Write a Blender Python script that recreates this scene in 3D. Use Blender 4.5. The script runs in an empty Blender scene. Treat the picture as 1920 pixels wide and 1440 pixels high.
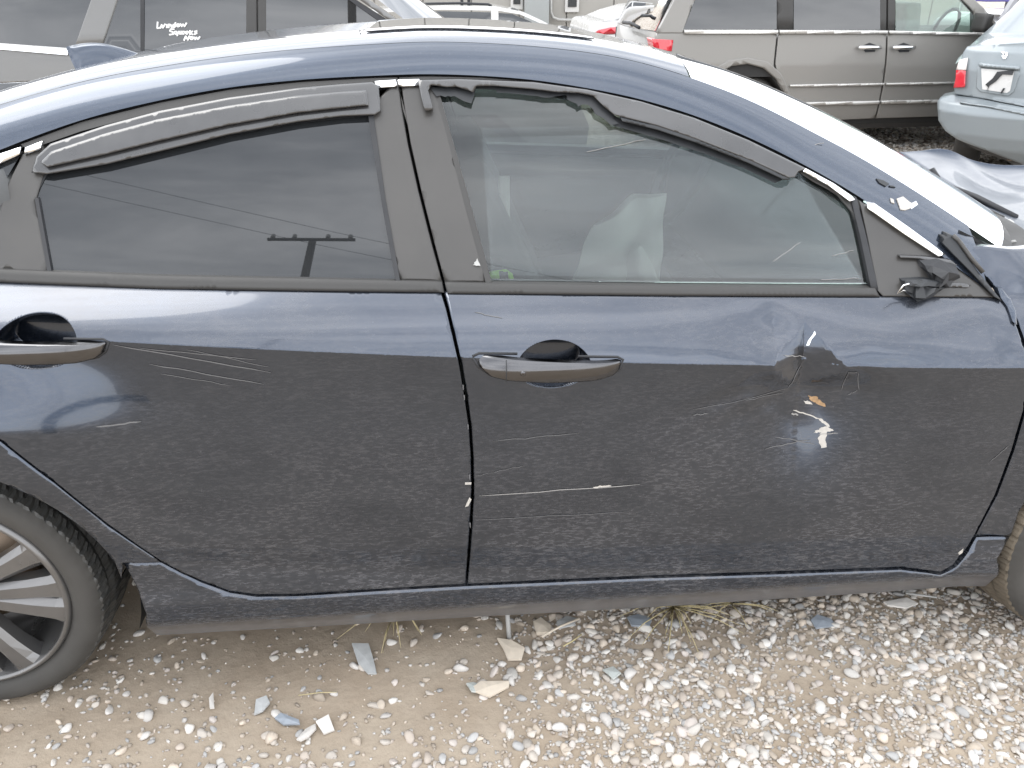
import bpy, bmesh, math, random
import numpy as np
from mathutils import Matrix, Vector
from mathutils.geometry import delaunay_2d_cdt

random.seed(7); rng = np.random.default_rng(7)
S = bpy.context.scene
COL = S.collection

# ------------------------------------------------------------------ camera
CAM_H, PITCH, YAW, FPX = 1.52, math.radians(27.2), math.radians(4.7), 1500.0
cd = bpy.data.cameras.new('camera'); cam = bpy.data.objects.new('camera', cd); COL.objects.link(cam)
cam.location = (0, 0, CAM_H); cam.rotation_euler = (math.pi/2-PITCH, 0, -YAW)
cd.sensor_width = 36; cd.lens = 36*FPX/1920; cd.clip_start = .02; cd.clip_end = 600
S.camera = cam

# ------------------------------------------------------------------ sky, sun, exposure
SUN_EL, SUN_AZ = math.radians(62), math.radians(300)
S.view_settings.view_transform = 'Standard'; S.view_settings.look = 'None'
S.view_settings.gamma = 1; S.view_settings.use_curve_mapping = False
S.view_settings.exposure = 0.62
W = bpy.data.worlds.new('World'); S.world = W; W.use_nodes = True
nt = W.node_tree; nt.nodes.clear()
def N(t, ty, **kw):
    n = t.nodes.new(ty)
    for k, v in kw.items(): setattr(n, k, v)
    return n
def L(t, a, b): t.links.new(a, b)
def mth(t, op, a, b=None, clamp=False):
    n = N(t, 'ShaderNodeMath', operation=op); n.use_clamp = clamp
    for i, v in enumerate((a, b)):
        if v is None: continue
        if isinstance(v, (int, float)): n.inputs[i].default_value = v
        else: L(t, v, n.inputs[i])
    return n.outputs[0]
def mixc(t, f, a, b, blend='MIX'):
    n = N(t, 'ShaderNodeMix', data_type='RGBA', blend_type=blend)
    for i, v in ((0, f), (6, a), (7, b)):
        if isinstance(v, (int, float)): n.inputs[i].default_value = v
        elif isinstance(v, tuple): n.inputs[i].default_value = v if len(v) == 4 else v+(1,)
        else: L(t, v, n.inputs[i])
    return n.outputs[2]
def ramp(t, f, stops):
    n = N(t, 'ShaderNodeValToRGB'); e = n.color_ramp.elements
    while len(e) < len(stops): e.new(.5)
    for el, (p, c) in zip(e, stops):
        el.position = p; el.color = (c, c, c, 1) if isinstance(c, (int, float)) else c+(1,)
    L(t, f, n.inputs[0]); return n.outputs[0]
def noise(t, vec, scale, detail=3, rough=.55, dist=0):
    n = N(t, 'ShaderNodeTexNoise'); n.inputs['Scale'].default_value = scale
    n.inputs['Detail'].default_value = detail; n.inputs['Roughness'].default_value = rough
    n.inputs['Distortion'].default_value = dist
    if vec is not None: L(t, vec, n.inputs['Vector'])
    return n.outputs[0]
def mapping(t, vec, scale=(1, 1, 1), rot=(0, 0, 0), loc=(0, 0, 0)):
    n = N(t, 'ShaderNodeMapping'); n.inputs['Scale'].default_value = scale
    n.inputs['Rotation'].default_value = rot; n.inputs['Location'].default_value = loc
    L(t, vec, n.inputs[0]); return n.outputs[0]

sky = N(nt, 'ShaderNodeTexSky', sky_type='NISHITA', sun_disc=False)
sky.sun_elevation = SUN_EL; sky.sun_rotation = SUN_AZ
tc = N(nt, 'ShaderNodeTexCoord')
sx = N(nt, 'ShaderNodeSeparateXYZ'); L(nt, tc.outputs['Generated'], sx.inputs[0])
dz = mth(nt, 'ADD', mth(nt, 'MAXIMUM', sx.outputs[2], 0.0), .22)
cx = N(nt, 'ShaderNodeCombineXYZ')
L(nt, mth(nt, 'DIVIDE', sx.outputs[0], dz), cx.inputs[0]); L(nt, mth(nt, 'DIVIDE', sx.outputs[1], dz), cx.inputs[1])
cl = noise(nt, mapping(nt, cx.outputs[0], (.5, 2.4, 1), rot=(0, 0, .1)), 2.3, 7, .58, .6)
cloud = ramp(nt, cl, [(.28, (8, 8.5, 9.3)), (.45, (13.5, 14, 14.8)), (.58, (21, 21.3, 21.8)), (.74, (29, 29, 29))])
glow = N(nt, 'ShaderNodeMapRange', interpolation_type='SMOOTHSTEP'); glow.inputs[1].default_value = .42; glow.inputs[2].default_value = .08
L(nt, sx.outputs[2], glow.inputs[0])
skyc = mixc(nt, .93, sky.outputs[0], mixc(nt, glow.outputs[0], cloud, (18, 18.1, 18.2)))
bg = N(nt, 'ShaderNodeBackground'); bg.inputs['Strength'].default_value = .11
L(nt, skyc, bg.inputs[0])
L(nt, bg.outputs[0], N(nt, 'ShaderNodeOutputWorld').inputs[0])
sd = bpy.data.lights.new('sun', 'SUN'); so = bpy.data.objects.new('sun', sd); COL.objects.link(so)
sd.energy = .8; sd.angle = math.radians(30); sd.color = (1, .97, .92)
_sv = Vector((math.sin(SUN_AZ)*math.cos(SUN_EL), math.cos(SUN_AZ)*math.cos(SUN_EL), math.sin(SUN_EL)))
so.rotation_euler = _sv.to_track_quat('Z', 'Y').to_euler()

# ------------------------------------------------------------------ measuring the photograph: rays of the camera
_F = np.array([math.sin(YAW)*math.cos(PITCH), math.cos(YAW)*math.cos(PITCH), -math.sin(PITCH)])
_R = np.array([math.cos(YAW), -math.sin(YAW), 0]); _U = np.cross(_R, _F)
class Frame:
    def __init__(s, o=(0, 0, 0), yaw=0):
        s.o = np.array(o, float); c, q = math.cos(yaw), math.sin(yaw)
        s.M = np.array([[c, -q, 0], [q, c, 0], [0, 0, 1.]])      # local -> world
    def out(s, p): return np.asarray(p) @ s.M.T + s.o
    def inn(s, p): return (np.asarray(p) - s.o) @ s.M
WORLD = Frame()
def ray(u, v): return _F + _R*(u-960)/FPX - _U*(v-720)/FPX
def trace(px, surf, fr=WORLD):
    """pixels of the photograph -> (x, z) on the surface y = surf(x, z) of a frame"""
    out = []
    o = fr.inn((0, 0, CAM_H))
    for u, v in px:
        d = ray(u, v) @ fr.M
        y = float(surf(np.array([0.]), np.array([.7]))[0])
        for _ in range(60):
            t = (y-o[1])/d[1]
            x, z = o[0]+d[0]*t, o[2]+d[2]*t
            y = .5*y+.5*float(surf(np.array([x]), np.array([z]))[0])
        out.append((x, z))
    return out
def on_z(u, v, z=0.):
    d = ray(u, v); t = (z-CAM_H)/d[2]; return (d[0]*t, d[1]*t, z)
def on_y(u, v, y):
    d = ray(u, v); t = y/d[1]; return (d[0]*t, y, CAM_H+d[2]*t)
def curve(xs, ys):
    xs = np.array(xs, float); ys = np.array(ys, float); o = np.argsort(xs); xs, ys = xs[o], ys[o]
    h = np.diff(xs); s = np.diff(ys)/h; m = np.zeros(len(xs)); m[0], m[-1] = s[0], s[-1]
    m[1:-1] = (s[:-1]*h[1:]+s[1:]*h[:-1])/(h[1:]+h[:-1])
    def f(x):
        x = np.asarray(x, float); i = np.clip(np.searchsorted(xs, x)-1, 0, len(h)-1)
        t = np.clip((x-xs[i])/h[i], 0, 1)
        y = (2*t**3-3*t**2+1)*ys[i]+(t**3-2*t**2+t)*h[i]*m[i]+(-2*t**3+3*t**2)*ys[i+1]+(t**3-t**2)*h[i]*m[i+1]
        return y + np.where(x < xs[0], (x-xs[0])*m[0], 0)+np.where(x > xs[-1], (x-xs[-1])*m[-1], 0)
    return f
def sstep(a, b, x): t = np.clip((x-a)/(b-a), 0, 1); return t*t*(3-2*t)

# ------------------------------------------------------------------ objects
def props(o, label=None, cat=None, group=None, kind=None):
    for k, v in (('label', label), ('category', cat), ('group', group), ('kind', kind)):
        if v: o[k] = v
    return o
def thing(name, loc, label, cat, group=None):
    o = bpy.data.objects.new(name, None); COL.objects.link(o); o.location = loc; o.empty_display_size = .1
    return props(o, label, cat, group)
def adopt(o, parent):
    if parent is None: return
    o.parent = parent
    if parent.type == 'EMPTY': o.matrix_parent_inverse = Matrix.Translation(-parent.location)   # meshes sit in world coordinates
def obj(name, V, Fc, mat, parent=None, normals=None, smooth=True, colors=None):
    me = bpy.data.meshes.new(name); me.from_pydata([tuple(map(float, v)) for v in V], [], [tuple(map(int, f)) for f in Fc])
    me.update()
    if smooth: me.polygons.foreach_set('use_smooth', [True]*len(me.polygons))
    if mat: me.materials.append(mat)
    if normals is not None: me.normals_split_custom_set_from_vertices([tuple(map(float, n)) for n in normals])
    if colors is not None:
        a = me.color_attributes.new('tone', 'FLOAT_COLOR', 'POINT'); a.data.foreach_set('color', np.asarray(colors, np.float32).ravel())
    o = bpy.data.objects.new(name, me); COL.objects.link(o); adopt(o, parent)
    return o
def bmobj(name, bm, mat, parent=None, smooth=False, fr=None):
    if smooth:
        for f in bm.faces: f.smooth = True
    bmesh.ops.recalc_face_normals(bm, faces=bm.faces)
    me = bpy.data.meshes.new(name); bm.to_mesh(me); bm.free()
    if fr is not None:
        for v in me.vertices: v.co = fr.out(v.co)
    if mat: me.materials.append(mat)
    o = bpy.data.objects.new(name, me); COL.objects.link(o); adopt(o, parent); return o
def box(name, c, s, mat, parent=None, bevel=.0, rot=None, fr=None, taper=None):
    bm = bmesh.new(); bmesh.ops.create_cube(bm, size=1)
    for v in bm.verts:
        v.co = Vector((v.co.x*s[0], v.co.y*s[1], v.co.z*s[2]))
        if taper and v.co.z > 0: v.co.x *= taper; v.co.y *= taper
    if bevel: bmesh.ops.bevel(bm, geom=list(bm.edges), offset=bevel, segments=2, profile=.7, affect='EDGES')
    M = Matrix.Translation(c)
    if rot: M = M @ Matrix.Rotation(rot[2], 4, 'Z') @ Matrix.Rotation(rot[1], 4, 'Y') @ Matrix.Rotation(rot[0], 4, 'X')
    bm.transform(M)
    return bmobj(name, bm, mat, parent, bool(bevel), fr)
def tube(name, pts, r, mat, parent=None, n=8, flat=1.0, cap=True):
    P = [np.array(p, float) for p in pts]; V, Fc = [], []
    rr = r if hasattr(r, '__len__') else [r]*len(P)
    for i, p in enumerate(P):
        t = P[min(i+1, len(P)-1)]-P[max(i-1, 0)]; t = t/(np.linalg.norm(t)+1e-9)
        a = np.cross(t, (0, 1, 0) if abs(t[1]) < .9 else (1, 0, 0)); a /= np.linalg.norm(a); b = np.cross(t, a)
        for k in range(n):
            w = 2*math.pi*k/n; V.append(p+rr[i]*(a*math.cos(w)+flat*b*math.sin(w)))
    for i in range(len(P)-1):
        for k in range(n): Fc.append((i*n+k, i*n+(k+1) % n, (i+1)*n+(k+1) % n, (i+1)*n+k))
    if cap: Fc += [tuple(range(n))[::-1], tuple(range((len(P)-1)*n, len(P)*n))]
    return obj(name, V, Fc, mat, parent)
def resample(poly, res):
    out = []
    for i, a in enumerate(poly):
        b = poly[(i+1) % len(poly)]; n = max(1, int(math.hypot(b[0]-a[0], b[1]-a[1])/res))
        out += [(a[0]+(b[0]-a[0])*k/n, a[1]+(b[1]-a[1])*k/n) for k in range(n)]
    return out
def inside_dist(P, B):
    """inside test and distance to the closed polyline B for points P"""
    P = np.asarray(P); A = np.asarray(B); C = np.roll(A, -1, 0)
    ins = np.zeros(len(P), bool); dm = np.full(len(P), 1e9)
    for a, c in zip(A, C):
        cond = (a[1] > P[:, 1]) != (c[1] > P[:, 1])
        with np.errstate(divide='ignore', invalid='ignore'):
            xi = (c[0]-a[0])*(P[:, 1]-a[1])/(c[1]-a[1])+a[0]
        ins ^= cond & (P[:, 0] < xi)
        e = c-a; l2 = e@e+1e-12; t = np.clip(((P-a)@e)/l2, 0, 1)
        dm = np.minimum(dm, np.hypot(*(P-(a+t[:, None]*e)).T))
    return ins, dm
def panel(name, poly, surf, mat, parent=None, res=.02, thick=.012, roll=.0, fr=WORLD, extra=None, back=None, lift=0., keep=None):
    """a sheet-metal / glass / trim piece: outline in (x, z), skin y = surf(x, z), own thickness, rolled edge"""
    if sum(a[0]*b[1]-b[0]*a[1] for a, b in zip(poly, poly[1:]+poly[:1])) < 0: poly = poly[::-1]
    B = np.array(resample(poly, res)); nB = len(B)
    lo, hi = B.min(0), B.max(0)
    gx, gz = np.meshgrid(np.arange(lo[0], hi[0], res), np.arange(lo[1], hi[1], res*.87))
    gx = gx+(np.arange(gx.shape[0]) % 2)[:, None]*res*.5
    G = np.c_[gx.ravel(), gz.ravel()]
    ins, dm = inside_dist(G, B); G = G[ins & (dm > res*.55)]
    if keep is not None and len(G): G = G[keep(G)]
    tan = np.roll(B, -1, 0)-np.roll(B, 1, 0); tan /= np.linalg.norm(tan, axis=1)[:, None]+1e-12
    outw = np.c_[tan[:, 1], -tan[:, 0]]
    if roll:
        R_ = B-outw*roll; i2, d2 = inside_dist(R_, B); G = np.r_[G, R_[i2 & (d2 > roll*.8)]]
    if extra is not None and len(extra):
        E_ = np.asarray(extra); i2, d2 = inside_dist(E_, B); G = np.r_[G, E_[i2 & (d2 > .003)]]
    allp = np.r_[B, G] if len(G) else B
    r = delaunay_2d_cdt([Vector(p) for p in allp], [(i, (i+1) % nB) for i in range(nB)], [], 1, 1e-5)
    P = np.array([tuple(v) for v in r[0]]); T = r[2]
    X, Z = P[:, 0], P[:, 1]; Y = surf(X, Z)-lift
    e = 8e-4
    n = np.c_[(surf(X+e, Z)-surf(X-e, Z))/(2*e), -np.ones(len(X)), (surf(X, Z+e)-surf(X, Z-e))/(2*e)]
    n /= np.linalg.norm(n, axis=1)[:, None]
    V = np.c_[X, Y, Z]
    # boundary as found back in the triangulation (input order is kept for the first nB when no merge happened)
    idx = {}
    for i, o in enumerate(r[3]):
        for k in o: idx[k] = i
    bi = [idx[i] for i in range(nB) if i in idx]
    ow = [outw[i] for i in range(nB) if i in idx]
    if roll:
        for i, o in zip(bi, ow):
            V[i, 1] += roll*.7; n[i] = n[i]+1.1*np.array([o[0], 0, o[1]])
        n /= np.linalg.norm(n, axis=1)[:, None]
    Fc = []
    for t in T:
        a, b, c = t[:3]
        if np.cross(V[b]-V[a], V[c]-V[a])[1] > 0: t = t[::-1]
        Fc.append(tuple(t))
    m = len(V); k = len(bi)
    ring0 = V[bi].copy(); ring1 = ring0.copy()
    ring1[:, 1] = (back(ring0[:, 0], ring0[:, 2]) if back is not None else ring0[:, 1]+thick)
    on = np.array([[o[0], 0, o[1]] for o in ow])
    V = np.r_[V, ring0, ring1]; n = np.r_[n, on, on]
    for i in range(k):
        j = (i+1) % k; Fc.append((m+i, m+k+i, m+k+j, m+j))
    # closed back
    nb = len(V); Vb = np.c_[P[:, 0], (back(X, Z) if back is not None else Y+thick), P[:, 1]]
    V = np.r_[V, Vb]; n = np.r_[n, np.tile([[0, 1., 0]], (len(Vb), 1))]
    Fc += [tuple(nb+q for q in t[::-1]) for t in Fc[:len(T)]]
    return obj(name, fr.out(V), Fc, mat, parent, normals=n @ fr.M.T)
def lathe_y(name, prof, c, mat, parent=None, n=96, mod=None):
    """profile of (radius, y offset) spun about the axle (y) through c"""
    V, Fc = [], []; m = len(prof)
    for k in range(n):
        a = 2*math.pi*k/n
        for j, (r, y) in enumerate(prof):
            rr = r+(mod(k, j) if mod else 0)
            V.append((c[0]+rr*math.cos(a), c[1]+y, c[2]+rr*math.sin(a)))
    for k in range(n):
        for j in range(m-1):
            Fc.append((k*m+j, k*m+j+1, ((k+1) % n)*m+j+1, ((k+1) % n)*m+j))
    return obj(name, V, Fc, mat, parent)

# ------------------------------------------------------------------ materials
def newmat(name):
    m = bpy.data.materials.new(name); m.use_nodes = True; t = m.node_tree
    b = t.nodes['Principled BSDF']; return m, t, b
def bump(t, b, h, strength, dist):
    n = N(t, 'ShaderNodeBump'); n.inputs['Strength'].default_value = strength; n.inputs['Distance'].default_value = dist
    L(t, h, n.inputs['Height']); L(t, n.outputs[0], b.inputs['Normal'])
def simple(name, col, rough=.5, metal=0., coat=0., vary=.12, scale=18, bmp=0.):
    m, t, b = newmat(name); tc = N(t, 'ShaderNodeTexCoord'); f = noise(t, tc.outputs['Object'], scale, 4)
    c = mixc(t, f, tuple(x*(1-vary) for x in col), tuple(min(1, x*(1+vary)) for x in col)); L(t, c, b.inputs['Base Color'])
    b.inputs['Metallic'].default_value = metal; b.inputs['Coat Weight'].default_value = coat; b.inputs['Coat Roughness'].default_value = .06
    L(t, ramp(t, f, [(.3, max(.02, rough-.08)), (.7, min(1, rough+.08))]), b.inputs['Roughness'])
    if bmp: bump(t, b, noise(t, tc.outputs['Object'], scale*8, 3), .4, bmp)
    return m
def paint(name, col, dust=.5, dustcol=(.24, .21, .185), metal=.75, rough=.34, coat=1., top=1.3, up_pale=0.):
    """metallic car paint under a film of road dust; dust gathers lower down the panels in horizontal grains"""
    m, t, b = newmat(name); tc = N(t, 'ShaderNodeTexCoord'); o = tc.outputs['Object']
    fl = noise(t, o, 900, 1); base = mixc(t, fl, tuple(x*.8 for x in col), tuple(x*1.2 for x in col))
    big = noise(t, mapping(t, o, (2.2, 2.2, 4.5)), 1.7, 5, .6, .5)
    blot = ramp(t, big, [(.36, 0.), (.64, 1.)])
    grains = noise(t, mapping(t, o, (60, 60, 250)), 1, 3, .7)
    gr = ramp(t, grains, [(.47, 0.), (.62, 1.)])
    specks = ramp(t, noise(t, mapping(t, o, (170, 170, 210)), 1, 1, .5), [(.68, 0.), (.74, 1.)])
    sep = N(t, 'ShaderNodeSeparateXYZ'); L(t, o, sep.inputs[0])
    low = N(t, 'ShaderNodeMapRange'); low.inputs[1].default_value = top*.72; low.inputs[2].default_value = .15
    low.inputs[3].default_value = .12; low.inputs[4].default_value = 1.; L(t, sep.outputs[2], low.inputs[0])
    f = mth(t, 'MULTIPLY', mth(t, 'ADD', mth(t, 'MULTIPLY', blot, .22), mth(t, 'MULTIPLY', gr, mth(t, 'ADD', mth(t, 'MULTIPLY', blot, .6), .42))), low.outputs[0])
    f = mth(t, 'ADD', f, mth(t, 'MULTIPLY', specks, mth(t, 'MULTIPLY', low.outputs[0], .55)))
    mudm = N(t, 'ShaderNodeMapRange'); mudm.inputs[1].default_value = .265; mudm.inputs[2].default_value = .205; L(t, mth(t, 'ADD', sep.outputs[2], mth(t, 'MULTIPLY', big, .03)), mudm.inputs[0])
    f = mth(t, 'ADD', f, mth(t, 'MULTIPLY', mudm.outputs[0], 1.3))
    gn = N(t, 'ShaderNodeNewGeometry'); gs = N(t, 'ShaderNodeSeparateXYZ'); L(t, gn.outputs['Normal'], gs.inputs[0])   # up-facing faces get paler dust, sky brightness put into the colour
    up = N(t, 'ShaderNodeMapRange'); up.inputs[1].default_value = .35; up.inputs[2].default_value = .85; up.inputs[3].default_value = 0.; up.inputs[4].default_value = up_pale; L(t, gs.outputs[2], up.inputs[0])
    f = mth(t, 'ADD', f, mth(t, 'MULTIPLY', up.outputs[0], mth(t, 'ADD', mth(t, 'MULTIPLY', blot, .5), .7)))
    f = mth(t, 'ADD', mth(t, 'MULTIPLY', f, dust), 0.03*dust, clamp=True)
    hue = mixc(t, noise(t, o, 3.1, 4), dustcol, (dustcol[0]*1.0, dustcol[1]*1.08, dustcol[2]*1.3))
    L(t, mixc(t, f, base, hue), b.inputs['Base Color'])
    L(t, mth(t, 'MULTIPLY', mth(t, 'SUBTRACT', 1., f), metal), b.inputs['Metallic'])
    L(t, mth(t, 'ADD', mth(t, 'MULTIPLY', f, .45), rough, clamp=True), b.inputs['Roughness'])
    L(t, mth(t, 'SUBTRACT', coat, mth(t, 'MULTIPLY', f, 1.1), clamp=True), b.inputs['Coat Weight'])
    b.inputs['Coat Roughness'].default_value = .05
    wav = noise(t, mapping(t, o, (5, 5, 7)), 1, 2)
    bump(t, b, wav, .15, .003)
    return m
def glass(name, tint, ior=1.7, film=.05, filmcol=(.42, .45, .45), opaque=0., body=(.012, .014, .016), rough=.012):
    """car window: Fresnel mirror over a tinted see-through pane, with a thin film of dirt"""
    m = bpy.data.materials.new(name); m.use_nodes = True; t = m.node_tree; t.nodes.clear()
    tc = N(t, 'ShaderNodeTexCoord'); o = tc.outputs['Object']
    tr = N(t, 'ShaderNodeBsdfTransparent'); tr.inputs[0].default_value = tint+(1,)
    df = N(t, 'ShaderNodeBsdfDiffuse'); df.inputs[0].default_value = body+(1,)
    mx0 = N(t, 'ShaderNodeMixShader'); mx0.inputs[0].default_value = opaque; L(t, tr.outputs[0], mx0.inputs[1]); L(t, df.outputs[0], mx0.inputs[2])
    fd = N(t, 'ShaderNodeBsdfDiffuse'); fd.inputs[0].default_value = filmcol+(1,)
    mx1 = N(t, 'ShaderNodeMixShader'); L(t, mx0.outputs[0], mx1.inputs[1]); L(t, fd.outputs[0], mx1.inputs[2])
    sm = noise(t, mapping(t, o, (4, 4, 6)), 1, 4, .6, .6)
    L(t, mth(t, 'MULTIPLY', ramp(t, sm, [(.3, .35), (.7, 1.)]), film), mx1.inputs[0])
    gl = N(t, 'ShaderNodeBsdfGlossy'); gl.inputs['Roughness'].default_value = rough; gl.inputs[0].default_value = (.97, .98, 1, 1)
    fr = N(t, 'ShaderNodeFresnel'); fr.inputs[0].default_value = ior
    mx2 = N(t, 'ShaderNodeMixShader'); L(t, fr.outputs[0], mx2.inputs[0]); L(t, mx1.outputs[0], mx2.inputs[1]); L(t, gl.outputs[0], mx2.inputs[2])
    L(t, mx2.outputs[0], N(t, 'ShaderNodeOutputMaterial').inputs[0])
    return m
BLUE = (.038, .051, .076)
M = {}
M['paint'] = paint('blue_paint', BLUE, .5, (.175, .162, .148), metal=.95, rough=.16, up_pale=.42)
M['paint_top'] = paint('blue_paint_roof', BLUE, .16, (.3, .3, .3), top=1.9, rough=.26)
M['hood'] = paint('bonnet_paint', BLUE, .3, (.22, .22, .22), top=1.9, rough=.34, coat=.35)
M['tint'] = glass('privacy_glass', (.05, .05, .055), 1.62, .03, (.3, .31, .33), opaque=.8)
M['glass'] = glass('clear_glass', (.66, .70, .685), 1.66, .03, (.36, .40, .40))
M['wind'] = glass('dirty_windscreen', (.5, .6, .56), 1.5, .16, (.36, .39, .38))
M['trim'] = simple('dusty_black_trim', (.036, .035, .034), .55, vary=.18, scale=9)
M['pillar'] = simple('dusty_pillar_vinyl', (.043, .041, .039), .46, coat=.2, vary=.38, scale=6)
M['visor'] = simple('smoked_acrylic', (.032, .032, .034), .3, coat=.9, vary=.4, scale=14)
M['black'] = simple('black_rubber', (.018, .019, .022), .6)
M['torn'] = simple('torn_dark_plastic', (.018, .020, .023), .5, vary=.3, scale=40)
M['chrome'] = simple('chrome', (.86, .87, .88), .12, metal=1., vary=.03)
M['strip'] = simple('pale_bright_strip', (.5, .49, .47), .3, metal=.4, vary=.05)
M['mud'] = simple('muddy_tread', (.12, .10, .075), .9, vary=.35, scale=22, bmp=.002)
M['satin'] = simple('satin_handle_chrome', (.115, .115, .12), .17, metal=1., vary=.12, scale=30)
M['interior'] = simple('dark_interior', (.03, .032, .034), .8)
M['seat'] = simple('seat_fabric', (.085, .088, .09), .85, vary=.2, scale=60)
M['airbag'] = simple('airbag_cloth', (.6, .59, .56), .85, vary=.06, scale=12)
M['hivis'] = simple('lime_fabric', (.42, .92, .06), .7, vary=.15)
M['rubber'] = simple('tyre_rubber', (.048, .046, .043), .78, vary=.45, scale=11, bmp=.001)
M['tread'] = simple('tyre_tread', (.05, .05, .048), .5, vary=.5, scale=26, bmp=.002)
M['rim'] = simple('grey_alloy', (.155, .153, .153), .32, metal=.65, coat=.5, vary=.22, scale=13)
M['scratch'] = simple('bare_scratch', (.24, .235, .23), .6, vary=.3, scale=90)
M['primer'] = simple('exposed_primer', (.42, .40, .37), .6, vary=.3, scale=140)
M['rust'] = simple('rust', (.30, .19, .10), .7, vary=.6, scale=140)
M['red'] = simple('red_lens', (.55, .02, .035), .15, coat=1., vary=.1)
M['clear_lens'] = simple('clear_lens', (.72, .66, .64), .18, coat=1., vary=.1)
M['silver'] = paint('suv_silver_paint', (.14, .14, .138), .15, metal=.3, coat=.5, rough=.4, top=1.5)
M['vanpaint'] = paint('van_bronze_paint', (.21, .203, .19), .2, metal=.15, coat=.3, rough=.45, top=1.3)
M['lightblue'] = paint('light_blue_paint', (.20, .228, .245), .15, metal=.2, coat=.5, rough=.4, top=1.0)
M['white'] = simple('white_paint', (.55, .55, .545), .3, coat=1., vary=.03)
M['darkglass'] = glass('dark_car_glass', (.05, .055, .06), 1.8, .05, (.3, .3, .3), opaque=.8)
M['vanglass'] = glass('green_glass', (.72, .84, .78), 1.7, .1, (.5, .55, .52))
M['siding'] = simple('grey_beige_siding', (.30, .29, .27), .8, vary=.06, scale=3)
M['box'] = simple('grey_metal_box', (.26, .275, .275), .5, vary=.06)
M['pipe'] = simple('pale_pipe', (.36, .36, .35), .5)
M['exhaust'] = simple('rusty_exhaust', (.25, .19, .14), .5, metal=.5, vary=.3, scale=40)
M['wood'] = simple('weathered_pole_wood', (.10, .085, .07), .9, vary=.3, scale=6)
M['under'] = simple('underbody', (.03, .03, .03), .9)
M['straw'] = simple('dry_grass', (.46, .39, .22), .9, vary=.3, scale=50)
M['ink'] = simple('white_marker', (.7, .7, .7), .7, vary=.02)
M['purple'] = simple('blue_awning', (.10, .09, .32), .7)
M['greypaint'] = paint('grey_car_paint', (.16, .16, .17), .3, top=1.3)

def stone_mat():
    m, t, b = newmat('river_stone'); at = N(t, 'ShaderNodeAttribute', attribute_name='tone'); tc = N(t, 'ShaderNodeTexCoord')
    f = noise(t, tc.outputs['Object'], 120, 4); oi = N(t, 'ShaderNodeObjectInfo')
    c = mixc(t, mth(t, 'MULTIPLY', f, .5), at.outputs[0], mixc(t, .5, at.outputs[0], (.30, .25, .2)))
    v = N(t, 'ShaderNodeHueSaturation'); L(t, c, v.inputs['Color']); L(t, mth(t, 'ADD', mth(t, 'MULTIPLY', oi.outputs['Random'], .35), .78), v.inputs['Value'])
    L(t, v.outputs[0], b.inputs['Base Color']); b.inputs['Roughness'].default_value = .75; b.inputs['Specular IOR Level'].default_value = .3
    bump(t, b, f, .4, .0015); return m
M['stone'] = stone_mat()
def ground_mat():
    m, t, b = newmat('dirt_and_gravel'); tc = N(t, 'ShaderNodeTexCoord'); o = tc.outputs['Object']
    n1 = noise(t, o, 3.2, 6, .6); n2 = noise(t, o, 45, 5, .65)
    dirt = mixc(t, ramp(t, n1, [(.35, 0.), (.65, 1.)]), (.33, .268, .203), (.44, .376, .30))
    dirt = mixc(t, mth(t, 'MULTIPLY', n2, .6), dirt, (.26, .212, .165))
    vo = N(t, 'ShaderNodeTexVoronoi'); vo.inputs['Scale'].default_value = 26; L(t, o, vo.inputs['Vector'])
    sepc = N(t, 'ShaderNodeSeparateColor'); L(t, vo.outputs['Color'], sepc.inputs[0])
    st = mixc(t, sepc.outputs[0], (.48, .43, .375), (.62, .58, .53))
    edge = ramp(t, vo.outputs['Distance'], [(.35, 1.), (.75, 0.)])
    st = mixc(t, edge, (.2, .16, .12), st)
    sp = N(t, 'ShaderNodeSeparateXYZ'); L(t, o, sp.inputs[0])
    far = mth(t, 'ADD', mth(t, 'MULTIPLY', sp.outputs[1], 1.), mth(t, 'MULTIPLY', n1, .8))
    fm = N(t, 'ShaderNodeMapRange'); fm.inputs[1].default_value = 3.4; fm.inputs[2].default_value = 4.4; L(t, far, fm.inputs[0])
    k = mth(t, 'MULTIPLY', fm.outputs[0], 1., clamp=True)
    L(t, mixc(t, k, dirt, st), b.inputs['Base Color']); b.inputs['Roughness'].default_value = .95; b.inputs['Specular IOR Level'].default_value = .15
    h = mth(t, 'ADD', mth(t, 'MULTIPLY', n2, .4), mth(t, 'MULTIPLY', mth(t, 'MULTIPLY', edge, k), 1.2))
    bump(t, b, h, .8, .012); return m
M['ground'] = ground_mat()

# ------------------------------------------------------------------ ground
def gz(x, y):
    x = np.asarray(x, float); y = np.asarray(y, float)
    w = .007*np.sin(3.1*x+1.3)*np.sin(4.3*y)+.004*np.sin(9.7*x+2.2*y)+.003*np.sin(17*y-6*x)
    s = -.10*np.clip(y-9.6, 0, 9)
    return w*sstep(0, 1, 5-np.abs(y-1.5))+s
xs = np.r_[np.linspace(-260, -4, 20), np.linspace(-3, 4, 180), np.linspace(5, 260, 22)]
ys = np.r_[np.linspace(-260, -1, 20), np.linspace(-.2, 4, 110), np.linspace(4.5, 20, 32), np.linspace(26, 260, 14)]
GX, GY = np.meshgrid(xs, ys); V = np.c_[GX.ravel(), GY.ravel(), gz(GX, GY).ravel()]
nx = len(xs); Fq = [(j*nx+i, j*nx+i+1, (j+1)*nx+i+1, (j+1)*nx+i) for j in range(len(ys)-1) for i in range(nx-1)]
props(obj('ground', V, Fq, M['ground']), kind='structure', label='tan dirt yard with pale gravel')

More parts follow.
